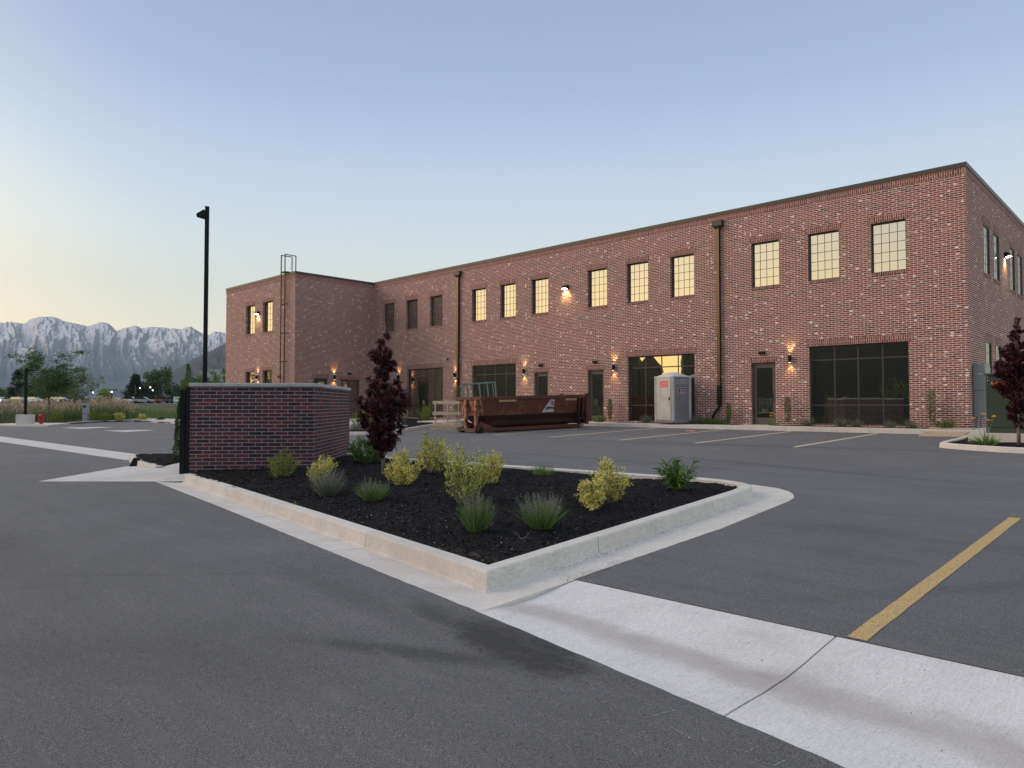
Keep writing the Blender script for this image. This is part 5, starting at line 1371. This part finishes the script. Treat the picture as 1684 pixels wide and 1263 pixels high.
def plywood():
    A, B_, D_, E_ = Vector((-6.44, 25.68, .612)), Vector((-5.24, 25.78, .615)), Vector((-5.36, 28.05, .835)), Vector((-6.62, 28.02, .835))
    m = MB(); t = Vector((0, 0, .018)); lo = [A, B_, D_, E_]; hi = [p + t for p in lo]
    m.face(hi); m.face(lo[::-1])
    for i in range(4): m.face([lo[i], lo[(i + 1) % 4], hi[(i + 1) % 4], hi[i]])
    tt = NT('plywood'); p = tt.pos(); n = tt.noise(5, 5, .7, tt.scale(p, (3, .6, 1)), .8); n2 = tt.noise(40, 3, .6, p)
    k = tt.ramp(n, [(.3, (.36, .26, .17)), (.5, (.47, .36, .25)), (.7, (.56, .45, .33))]); k = tt.mix(.4, k, tt.ramp(n2, [(.3, .7), (.7, 1.2)]), 'MULTIPLY'); tt.set(k, .8)
    ob = m.build('plywood_sheet', tt.m, None, loc=tuple(A)); meta(ob, 'pale plywood sheet laid as a ramp over the kerb near the building corner', 'plywood')
plywood()

# ------------------------------------------------------------------ LAMP POSTS, WEDGE, HYDRANT, PEDESTAL
def lamp_post(loc, h, head_side, label, wpost=.105, base_h=0.6, base_w=.30, armx=.55, rz=None):
    o = Vector(loc); root = thing('lamp_post', loc, label, 'lamp post')
    T = Matrix.Translation(o) @ Matrix.Rotation(YAW if rz is None else rz, 4, 'Z')
    def mk(): m = MB(); m.T = T; return m
    m = mk(); m.box((-base_w, -base_w, -.1), (base_w, base_w, base_h)); m.build('concrete_base', M['kerb'], root, bevel=.02)
    m = mk(); m.box((-wpost / 2, -wpost / 2, base_h), (wpost / 2, wpost / 2, h)); m.build('pole', M['black'], root)
    m = mk(); m.box((-.1, -.1, base_h), (.1, .1, base_h + .03)); m.build('base_plate', M['black'], root)
    m = mk(); s = head_side; zt = h - (.10 if armx < 1 else .03)
    pr = [(wpost / 2, -.02), (.12, -.01), (.38, -.09), (.40, -.12), (wpost / 2, -.15)]; hw = .13
    pr = [(a * armx / .4, b * (1.5 if armx < .5 else .8)) for a, b in pr]; pr[0] = (wpost / 2, pr[0][1]); pr[-1] = (wpost / 2, pr[-1][1])
    for y in (-hw, hw): m.face([(s * a, y, zt + b) for a, b in pr])
    for i in range(len(pr)):
        a, b = pr[i]; c, d = pr[(i + 1) % len(pr)]; m.face([(s * a, -hw, zt + b), (s * a, hw, zt + b), (s * c, hw, zt + d), (s * c, -hw, zt + d)])
    m.build('lamp_head', M['black'], root)
x, y = cf(-8.22, 19.0)
lamp_post((x, y, gz(x, y)), 6.78, -1, 'tall black square lamp post rising behind the brick enclosure', armx=.26, rz=YAW + R(20))
x, y = cf(-31.9, 46.6)
lamp_post((x, y, gz(x, y)), 3.80, 1, 'short dark lamp post on a concrete base near the red hydrant', wpost=.13, base_h=.75, base_w=.38, armx=.75)
def wedge():
    x, y = cf(-9.05, 17.15); z = gz(x, y) + .005; T = Matrix.Translation((x, y, z)) @ Matrix.Rotation(YAW, 4, 'Z')
    m = MB(); m.T = T; pr = [(-.12, 0), (.12, 0), (.115, .05), (.015, .20), (-.02, .20)]
    m.face([(a, -.09, b) for a, b in pr]); m.face([(a, .09, b) for a, b in pr][::-1])
    for i in range(5): a, b = pr[i]; c, d = pr[(i + 1) % 5]; m.face([(a, -.09, b), (a, .09, b), (c, .09, d), (c, -.09, d)])
    meta(m.build('rubber_wedge', M['black'], None, loc=(x, y, z)), 'small black rubber wedge lying against the kerb end by the gate', 'wheel chock')
wedge()
def hydrant():
    x, y = cf(-30.85, 46.6); z = gz(x, y) + .05; root = thing('fire_hydrant', (x, y, z), 'red fire hydrant at the far left edge of the lot', 'fire hydrant')
    red = plain('hydrant_red', (.42, .012, .02), .4, var=.08)
    m = MB(); m.lathe((x, y, z), [(.15, 0), (.15, .05), (.10, .06), (.095, .30), (.13, .32), (.13, .36), (.105, .38), (.105, .55), (.14, .57), (.14, .61), (.11, .66), (.05, .73), (.025, .74), (.025, .79)], 16); m.build('barrel', red, root)
    for a in (0, math.pi / 2, math.pi):
        d = Vector((math.cos(a + YAW), math.sin(a + YAW), 0)) * (1 if a != math.pi / 2 else -1); c = Vector((x, y, z + .46))
        m = MB(); m.tube([c + d * .09, c + d * .18, c + d * .19], [.055, .055, .065], 10); m.build('outlet_cap', red, root)
hydrant()
def pedestal():
    x, y = cf(-31.1, 51.9); z = gz(x, y); root = thing('utility_pedestal', (x, y, z), 'pale grey utility pedestal between the bare-stemmed young tree and lime shrubs', 'utility box')
    T = Matrix.Translation((x, y, z)) @ Matrix.Rotation(YAW, 4, 'Z')
    m = MB(); m.T = T; m.box((-.17, -.17, 0), (.17, .17, 1.45)); m.build('housing', plain('pedestal_grey', (.36, .38, .40), .6), root, bevel=.01)
    m = MB(); m.T = T; m.box((-.12, -.176, 1.08), (.08, -.172, 1.24)); m.build('vent', M['black'], root)
    m = MB(); m.T = T; m.box((-.171, -.174, .62), (.171, -.171, .65)); m.build('seam', M['black'], root)
pedestal()

# ------------------------------------------------------------------ LEFT BACKGROUND
x, y = cf(-33.9, 52)
def wide_tree(loc, h, w, label, mat, seed, n=5200, leaf=.13, trunk=1.3):
    random.seed(seed); o = Vector(loc); root = thing('young_tree', loc, label, 'tree'); tr, lf = MB(), MB()
    tr.tube([o - Vector((0, 0, .1)), o + Vector((.03, 0, trunk)), o + Vector((0, .05, h * .6))], [.07, .055, .03], 8)
    cl = []
    for k in range(34):
        a = k * 2.4; t = random.random(); b = o + Vector((0, 0, trunk + (h * .55 - trunk) * t * .9)); r = w / 2 * random.uniform(.45, 1)
        e = b + Vector((math.cos(a) * r, math.sin(a) * r, h * random.uniform(.12, .52))); e.z = min(e.z, o.z + h)
        tr.tube([b, b.lerp(e, .5) - Vector((0, 0, .08)), e], [.022, .014, .005], 5)
        for j in range(5): t2 = random.uniform(.3, 1.02); cl.append((b.lerp(e, t2) + rv() * .18, random.uniform(.16, .42)))
    for k in range(n):
        c, r = random.choice(cl); leaf_quad(lf, c + Vector((random.gauss(0, r * .7), random.gauss(0, r * .7), random.gauss(0, r * .32))), rv(), (rv() + Vector((0, 0, 1))).normalized(), leaf, leaf * .5)
    tr.build('trunk', M['bark'], root, smooth=True); lf.build('crown', M[mat], root)
wide_tree((x, y, gz(x, y)), 5.7, 5.0, 'spreading airy green young tree behind the red hydrant', 'tree_fresh', 91, n=7500, leaf=.15)
x, y = cf(-31.4, 52.0)
tree('young_tree', (x, y, gz(x, y)), 4.3, 1.4, [(0, .1), (.3, .5), (.45, 1.4), (.6, 1.2), (.8, .8), (1, .15)], 'olive', 'sparse olive young tree with a bare pale stem beside the utility pedestal', 1500, .11, r0=.05, seed=92, star=False, limbs=26, up=.9)
M['tan_bark'] = plain('tan_bark', (.30, .22, .16), .9)
for k, (xr, zf, h, w, mt, lb) in enumerate([(-32.95, 51.4, .75, 1.1, 'lime', 'round lime shrub right of the red hydrant'), (-30.35, 51.6, .75, 1.0, 'lime', 'lime shrub just right of the utility pedestal'), (-29.5, 51.6, .8, 1.1, 'lime', 'lime shrub left of the yellow flowers at the far kerb'), (-28.6, 51.8, .70, .7, 'gold', 'yellow flowering plant at the far kerb'), (-27.2, 52.2, .5, .7, 'gold', 'smaller yellow flowering plant at the far kerb'), (-26.0, 52.6, .25, .5, 'green', 'low green plant at the right end of the far planter'), (-36.2, 51.0, 1.7, 1.5, 'grey', 'tall grey-green bush left of the lamp post base')]):
    x, y = cf(xr, zf)
    bushy('kerbside_shrub', (x, y, gz(x, y)), h, w, mt if mt != 'grey' else 'grey_blade', lb, n=900, seed=100 + k, leaf=.06, stems=12)
def reeds():
    random.seed(55); lo, hi = MB(), MB()
    for k in range(26000):
        zf = 56 + 36 * random.random() ** 1.6; px = random.uniform(-30, 330); xr = (px - 842) / 1168 * zf; x, y = cf(xr, zf)
        if y > 60: continue
        if px > 262 and random.random() < .7: continue
        f = 1.0 if px < 205 else max(.42, 1 - (px - 205) / 60)
        f *= 0.85 + .3 * noise.noise(Vector((x * .25, y * .25, 0)))
        if 20 < px < 60 and zf < 60: f *= .8
        h = random.uniform(.8, 1.8) * f; b = Vector((x, y, terr(x, y) - .12)); d = (Vector((0, 0, 1)) + rv() * .16).normalized()
        blade(lo, b, d, h, random.uniform(.02, .045), .25, 2)
        if random.random() < (.085 if px < 230 else .02) and f > .6:
            t = b + d * h * .97
            for j in range(4): leaf_quad(hi, t + rv() * .05 + Vector((0, 0, .06 * j)), (Vector((0, 0, 1)) + rv() * .5).normalized(), rv(), .22, .07)
    meta(lo.build('reeds', M['reed_low']), kind='stuff'); meta(hi.build('reed_plumes', M['reed_top']), kind='stuff')
reeds()
def grass():
    random.seed(57); lo = MB()
    for k in range(9000):
        zf = 53 + 40 * random.random() ** 1.3; px = random.uniform(-30, 380); x, y = cf((px - 842) / 1168 * zf, zf)
        b = Vector((x, y, terr(x, y) - .14)); blade(lo, b, (Vector((0, 0, 1)) + rv() * .4).normalized(), random.uniform(.2, .5), .05, .3, 2)
    meta(lo.build('grass', M['reed_low']), kind='stuff')
grass()
def far_road():
    m = MB(); a = []
    for zf, n in ((150, 'near'), (176, 'far')):
        pass
    pts = [(-260, 172), (-150, 158), (-100, 150), (-60, 142), (-20, 132)]
    L_, R_ = [], []
    for xr, zf in pts:
        x, y = cf(xr, zf); L_.append((x, y, terr(x, y) + .02)); x, y = cf(xr, zf + 24); R_.append((x, y, terr(x, y) + .10))
    for i in range(len(pts) - 1): m.face([L_[i], L_[i + 1], R_[i + 1], R_[i]])
    meta(m.build('road', M['asphalt']), kind='structure')
    m = MB()
    for i in range(len(pts) - 1):
        a, b = Vector(L_[i]), Vector(L_[i + 1]); o = Vector((*cf(0, -1.4), 0)); m.face([a + o, b + o, b, a])
    meta(m.build('pavement', M['concrete']), kind='structure')
far_road()
def car(xr, zf, heading, col, label, lamps=False):
    x, y = cf(xr, zf); z = terr(x, y) + .12; root = thing('parked_car' if not lamps else 'car', (x, y, z), label, 'car', 'cars on the far road')
    T = Matrix.Translation((x, y, z)) @ Matrix.Rotation(YAW + heading, 4, 'Z')
    def mk(): m = MB(); m.T = T; return m
    paint = plain('car_paint', col, .3, .1, var=.03)
    m = mk(); pr = [(-2.2, .35), (-2.25, .75), (-2.1, .95), (-1.2, 1.0), (1.0, .98), (2.0, .85), (2.2, .65), (2.2, .35)]
    for s_ in (-.85, .85): m.face([(a, s_, b) for a, b in pr][:: int(math.copysign(1, s_))])
    for i in range(len(pr)): a, b = pr[i]; c, d = pr[(i + 1) % len(pr)]; m.face([(a, -.85, b), (a, .85, b), (c, .85, d), (c, -.85, d)])
    m.build('body', paint, root)
    m = mk(); pr = [(-1.9, .96), (-1.5, 1.45), (.2, 1.5), (1.1, .97)]
    for s_ in (-.75, .75): m.face([(a, s_, b) for a, b in pr][:: int(math.copysign(1, s_))])
    for i in range(4): a, b = pr[i]; c, d = pr[(i + 1) % 4]; m.face([(a, -.75, b), (a, .75, b), (c, .75, d), (c, -.75, d)])
    m.build('cabin', M['glass_low'], root)
    for a in (-1.4, 1.35):
        for s_ in (-.86, .68): m = mk(); m.tube([(a, s_, .32), (a, s_ + .18, .32)], .32, 12); m.build('wheel', M['black'], root)
    if lamps:
        for s_ in (-.6, .6): m = mk(); m.box((2.2, s_ - .12, .6), (2.24, s_ + .12, .78)); m.build('headlight', emit('headlamp', (1, .95, .85), 25), root)
W_, T_ = (.75, .75, .73), (.45, .33, .2)
for k, (px, c, h, lm, lb) in enumerate([(3, W_, -1.4, True, 'white car with headlights on at the far left edge'), (33, T_, 0, False, 'tan car on the far road left of the lamp post'), (58, W_, 0, False, 'white car on the far road behind the lamp post'), (86, W_, 3.1, False, 'white car on the far road right of the lamp post'), (101, (.08, .03, .03), 0, False, 'dark red car on the far road left of the spreading tree'), (286, (.05, .06, .06), .3, False, 'dark car on the far road beside the white sign board'), (272, (.28, .06, .05), .3, False, 'red car on the far road below the big round tree'), (216, W_, .2, False, 'white car seen through the reed plumes'), (236, (.3, .3, .32), .2, False, 'grey car seen above the reeds left of the big round tree')]):
    zf = 165; car((px - 842) / 1168 * zf, zf, h, c, lb, lm)
def signboard():
    x, y = cf(-70.6, 150); z = terr(x, y); root = thing('sign_board', (x, y, z), 'white sign board on short legs by the far road', 'sign')
    T = Matrix.Translation((x, y, z)) @ Matrix.Rotation(YAW, 4, 'Z')
    m = MB(); m.T = T; m.box((-.85, -.03, .45), (.85, .03, 1.45)); m.build('board', M['white'], root)
    for a in (-.7, .7): m = MB(); m.T = T; m.box((a - .04, -.03, -.2), (a + .04, .03, .45)); m.build('leg', M['white'], root)
    p = T @ Vector((0, -.04, 1.08)); xx = T.to_3x3() @ Vector((1, 0, 0)); nn = T.to_3x3() @ Vector((0, -1, 0))
    text_mesh('LEASE', .42, Matrix(((xx.x, 0, nn.x, p.x), (xx.y, 0, nn.y, p.y), (0, 1, 0, p.z), (0, 0, 0, 1))), 'sign_lettering', M['black'], root, .005, .01)
signboard()
def far_tree(xr, zf, h, w, mat, label, seed, n=2600, leaf=.75, conical=False):
    random.seed(seed); x, y = cf(xr, zf); o = Vector((x, y, terr(x, y))); root = thing('distant_tree', o, label, 'tree', 'trees beyond the far road'); tr, lf = MB(), MB()
    tr.tube([o - Vector((0, 0, .3)), o + Vector((0, 0, h * .6))], [h * .035, h * .012], 7); cl = []
    for k in range(40):
        a = random.random() * 6.28; t = random.random()
        rr = (w / 2) * ((1 - t * .92) if conical else math.sqrt(max(0, 1 - (t * 1.7 - .75) ** 2 * .85))) * random.uniform(.35, .95)
        c = o + Vector((math.cos(a) * rr, math.sin(a) * rr, h * (.14 + .80 * t))); cl.append((c, w * random.uniform(.08, .16)))
        if k % 3 == 0: tr.tube([o + Vector((0, 0, h * .2)), c], [h * .012, h * .004], 5)
    for k in range(n):
        c, r = random.choice(cl); leaf_quad(lf, c + rv() * r * random.random() ** .4, rv(), rv(), leaf * random.uniform(.5, 1.1), leaf * .6)
    tr.build('trunk', M['bark'], root); lf.build('crown', M[mat], root)
far_tree(-123.5, 250, 13.2, 13.5, 'green_far', 'large round green tree left of the brick enclosure in the distance', 201, 5200, .8)
far_tree(-118.5, 262, 9.0, 11, 'green_far', 'lower green tree at the right shoulder of the large round tree', 202, 3000, .8)
far_tree(-122, 230, 9.6, 8.0, 'pine', 'dark conical pine left of the large round tree', 203, 3600, .6, True)
far_tree(-126, 240, 6, 9, 'pine', 'low dark tree between pine and round tree', 204, 2200, .7)
far_tree(-117.5, 205, 4.4, 4.6, 'lime', 'bright small tree in front of the large round tree', 205, 1600, .4)
far_tree(-147, 260, 5.2, 9, 'green_far', 'low green trees left of the pine', 206, 1800, .7)
far_tree(-150, 240, 4.8, 9, 'olive', 'dull low tree behind the white gabled house', 207, 1800, .7)
far_tree(-146, 210, 10.2, 8, 'pine', 'dark trees behind the short lamp post', 208, 2800, .6, True)
far_tree(-140, 212, 7.5, 10, 'green_far', 'dark green tree behind the spreading young tree', 209, 2800, .6)
far_tree(-131, 205, 7.0, 9, 'green_far', 'dark green tree right of the spreading young tree', 210, 2600, .6)
far_tree(-165, 230, 5.0, 12, 'green_far', 'low dark tree line at the far left edge', 211, 2200, .6)
x_, y_ = 0, 0
far_tree(-41.3, 105, 7.2, 3.6, 'green', 'light green tree between the light pole and the brick wing', 212, 2600, .30)
far_tree(-46.2, 108, 6.4, 5.0, 'green', 'light green tree behind the light pole', 213, 2600, .30)
far_tree(-50.5, 115, 5.0, 4.5, 'green_far', 'low tree behind the evergreen sprig', 214, 1800, .35)
far_tree(-38.0, 104, 6.3, 3.5, 'green', 'light green tree half hidden by the brick wing', 215, 2000, .30)
random.seed(66)
for k in range(9):
    far_tree(-170 + k * 16.5, 330 + random.uniform(-12, 30), random.uniform(5.5, 8.5), 19, random.choice(['green_far', 'olive', 'pine']), ['dull hedge-like tree in the distant tree line, part %s' % s for s in ('behind the far left cars', 'behind the short lamp post', 'behind the spreading young tree', 'behind the olive young tree', 'behind the white gabled house', 'left of the dark pine', 'behind the dark pine', 'behind the large round tree', 'right of the large round tree')][k], 220 + k, 1500, .9)
def house(xr, zf, w, h, label, col=(.45, .46, .48), rot=0.0):
    x, y = cf(xr, zf); z = terr(x, y); root = thing('house', (x, y, z), label, 'house'); T = Matrix.Translation((x, y, z)) @ Matrix.Rotation(YAW + rot, 4, 'Z')
    m = MB(); m.T = T; d = w * 1.2
    for yy in (-d / 2, d / 2): m.face([(-w / 2, yy, -.5), (w / 2, yy, -.5), (w / 2, yy, h), (0, yy, h + w * .32), (-w / 2, yy, h)])
    m.face([(-w / 2, -d / 2, -.5), (-w / 2, d / 2, -.5), (-w / 2, d / 2, h), (-w / 2, -d / 2, h)]); m.face([(w / 2, -d / 2, -.5), (w / 2, d / 2, -.5), (w / 2, d / 2, h), (w / 2, -d / 2, h)])
    m.build('wall', plain('siding', col, .8, var=.05), root)
    m = MB(); m.T = T; e = .35
    for s_ in (-1, 1): m.face([(0, -d / 2 - e, h + w * .32 + .1), (0, d / 2 + e, h + w * .32 + .1), (s_ * (w / 2 + e), d / 2 + e, h - .1), (s_ * (w / 2 + e), -d / 2 - e, h - .1)])
    m.build('roof', plain('shingles', (.16, .17, .19), .9), root)
    m = MB(); m.T = T; m.box((-.4, -d / 2 - .03, h * .55), (.4, -d / 2 + .01, h * .9)); m.build('window', M['glass_low'], root)
house(-118.6, 210, 4.6, 2.5, 'white gabled house above the reeds', (.6, .61, .63))
house(-164, 240, 8, 3.2, 'small pale house behind the cars on the far left', (.5, .48, .44), .8)
house(-49.0, 120, 6.5, 4.2, 'pale gabled roof seen just above the enclosure cap beside the brick wing', (.5, .48, .44), 1.2)
def street_light(px, zf, ztop, label):
    x, y = cf((px - 842) / 1168 * zf, zf); z = terr(x, y); root = thing('street_light', (x, y, z), label, 'street light', 'lit street lights beyond the reeds')
    m = MB(); m.tube([(x, y, z - .1), (x, y, ztop)], [.07, .05], 6); m.build('pole', M['black'], root)
    m = MB(); m.lathe((x, y, ztop), [(.06, 0), (.13, .08), (.13, .2), (.05, .26)], 10); m.build('lamp_globe', emit('street_lamp_glow', (1, .98, .9), 6), root)
for px, yy, zf, lb in [(247, 636.5, 170, 'lit street light in front of the large round tree'), (230, 637.8, 175, 'lit street light in front of the dark pine'), (251, 641.5, 190, 'lower lit street light in front of the large round tree'), (183.5, 644, 165, 'lit street light beside the white gabled house'), (153, 645, 170, 'lit street light right of the olive young tree')]:
    street_light(px, zf, 1.605 + (667 - yy) / 1168 * zf - .2, lb)

# ------------------------------------------------------------------ MOUNTAINS
def mountains():
    R1 = [(-400, 560), (-250, 540), (-120, 526), (-40, 534), (0, 531), (10, 530), (31, 532.5), (36, 533), (51, 525), (76, 521), (85.5, 522.5), (97, 527), (109, 531), (123.5, 533.5), (142.5, 538), (152, 534), (166, 531), (176, 533), (184, 540), (190, 545), (205, 540), (221, 537), (231.6, 541), (249, 539), (270, 540), (297, 543), (311, 537.5), (320, 543), (330, 549), (342, 551), (354, 545.3), (370, 549.6), (395, 556), (430, 548), (480, 555), (560, 570), (700, 585), (1000, 610), (1500, 630)]
    R2 = [(200, 700), (240, 640), (265, 622), (280, 613), (298, 603), (316, 592), (345, 578), (371, 565), (420, 545), (500, 560), (640, 590), (900, 640)]
    def ev(Rg, px):
        if px <= Rg[0][0]: return Rg[0][1]
        for (a, ya), (b, yb) in zip(Rg[:-1], Rg[1:]):
            if a <= px <= b: return ya + (yb - ya) * (px - a) / (b - a)
        return Rg[-1][1]
    def rng(name, Rg, d0, d1, px0, px1, nx, ny, mat, amp, pw, seed):
        m = MB(); ids = {}
        for i in range(nx + 1):
            px = px0 + (px1 - px0) * i / nx; yr = ev(Rg, px); ta = (px - 842) / 1168
            for j in range(ny + 2):
                t = j / ny; d = d0 + (d1 - d0) * t
                hr = (667 - yr) / 1168 * d1 * (1 + .016 * (.3 - abs(noise.noise(Vector((px / 8.0, seed, 0))))) + .012 * (.25 - abs(noise.noise(Vector((px / 3.3, seed, 7))))))
                x, y = cf(ta * d, d)
                if t <= 1:
                    wp = noise.noise(Vector((px / 38.0, t * 2.4, seed + 3))) * 2.3 + noise.noise(Vector((px / 14.0, t * 6, seed + 9))) * .5
                    g_ = lambda s1, s2, k: 1 - abs(noise.noise(Vector((px / s1 + wp * (22 / s1) * .5, t * s2, seed * 7 + k)))) * 2
                    rid, rid2, rid3, rid4 = g_(30.0, 3.0, 0), g_(13.0, 6.5, 1), g_(6.0, 13.0, 2), g_(2.6, 26.0, 3)
                    e = (rid * .55 + rid2 * .30 + rid3 * .12 + rid4 * .05 - .5) * amp * math.sin(math.pi * min(1, t * 1.02)) ** .8
                    # spurs running down to the plain
                    z = hr * (t ** pw) + e * hr * (.35 + .5 * t) + (rid3 * .008 + rid4 * .004) * hr * t
                    z = min(z, hr * (.35 + .65 * t) * 1.0 + hr * .02)
                else: z = hr * .6
                ids[i, j] = m.pt((x, y, max(z, -5) + 1.6))
        for i in range(nx):
            for j in range(ny + 1): m.f.append([ids[i, j], ids[i + 1, j], ids[i + 1, j + 1], ids[i, j + 1]]); m.uv.append(None)
        return meta(m.build(name, mat, smooth=True), kind='structure')
    t = NT('mountain_snow'); p = t.pos(); s = t.new('ShaderNodeSeparateXYZ'); t.l.new(p, s.inputs[0]); z = s.outputs[2]
    g = t.new('ShaderNodeNewGeometry'); sn = t.new('ShaderNodeSeparateXYZ'); t.l.new(g.outputs['Normal'], sn.inputs[0])
    n = t.noise(.010, 6, .72, p, .6); n2 = t.noise(.030, 6, .75, t.scale(p, (1, 1, .45)), .4)
    rock_ = t.ramp(n2, [(.3, (.15, .125, .135)), (.6, (.25, .21, .215)), (.8, (.33, .28, .27))])
    forest = t.ramp(n, [(.3, (.055, .070, .070)), (.7, (.12, .125, .115))])
    zz = t.math('ADD', t.math('MULTIPLY', z, 1 / 900.0), t.math('MULTIPLY', t.math('SUBTRACT', n, .5), .55))
    low = t.mix(t.ramp(zz, [(.32, 0.0), (.60, 1.0)]), forest, rock_)
    snow_f = t.math('ADD', t.math('MINIMUM', t.math('MULTIPLY', t.math('SUBTRACT', z, 540.0), 1 / 900.0), 0.27), t.math('MULTIPLY', t.math('SUBTRACT', n2, .5), 1.9))
    snow_f = t.math('ADD', snow_f, t.math('MULTIPLY', t.math('ADD', t.math('MULTIPLY', sn.outputs[2], .8), t.math('SUBTRACT', t.math('MULTIPLY', sn.outputs[1], -.55), t.math('ADD', t.math('MULTIPLY', sn.outputs[0], .0), .72))), 1.1))
    t.set(t.mix(t.ramp(snow_f, [(.20, 0.0), (.42, 0.85)]), low, (.92, .86, .86)), .9, 0, .1); t.bump(t.math('ADD', n, n2), 0.4, 20)
    rng('mountain_range', R1, 6200, 9000, -400, 1500, 1500, 110, t.m, .36, 1.15, 1)
    t = NT('foothill_rock'); p = t.pos(); n = t.noise(.012, 6, .72, p, .5); n2 = t.noise(.06, 5, .7, p)
    k = t.ramp(n, [(.3, (.075, .070, .065)), (.6, (.135, .115, .105)), (.8, (.18, .15, .13))]); k = t.mix(.6, k, t.ramp(n2, [(.3, .6), (.7, 1.35)]), 'MULTIPLY'); t.set(k, .95, 0, .1); t.bump(t.math('ADD', n, n2), 1.0, 40)
    rng('foothill', R2, 2800, 4200, 190, 900, 600, 70, t.m, .42, 1.15, 4)
mountains()

# ------------------------------------------------------------------ HAZE
def haze():
    m = MB(); z0, z1 = -3.0, 1700.0; X0, X1, Y0, Y1 = -10500, 700, -700, 11500
    m.box((X0, Y0, z0), (X1, Y1, z1)); o = m.build('haze', bpy.data.materials.new('haze_air'))
    mt = o.data.materials[0]; mt.cycles.volume_sampling = 'DISTANCE'; mt.use_nodes = True; nt = mt.node_tree; nt.nodes.clear()
    out = nt.nodes.new('ShaderNodeOutputMaterial'); v = nt.nodes.new('ShaderNodeVolumePrincipled')
    v.inputs['Color'].default_value = (.62, .82, 1.0, 1); v.inputs['Density'].default_value = 6.0e-5; v.inputs['Anisotropy'].default_value = 0.0
    nt.links.new(v.outputs[0], out.inputs['Volume']); meta(o, kind='stuff')
haze()
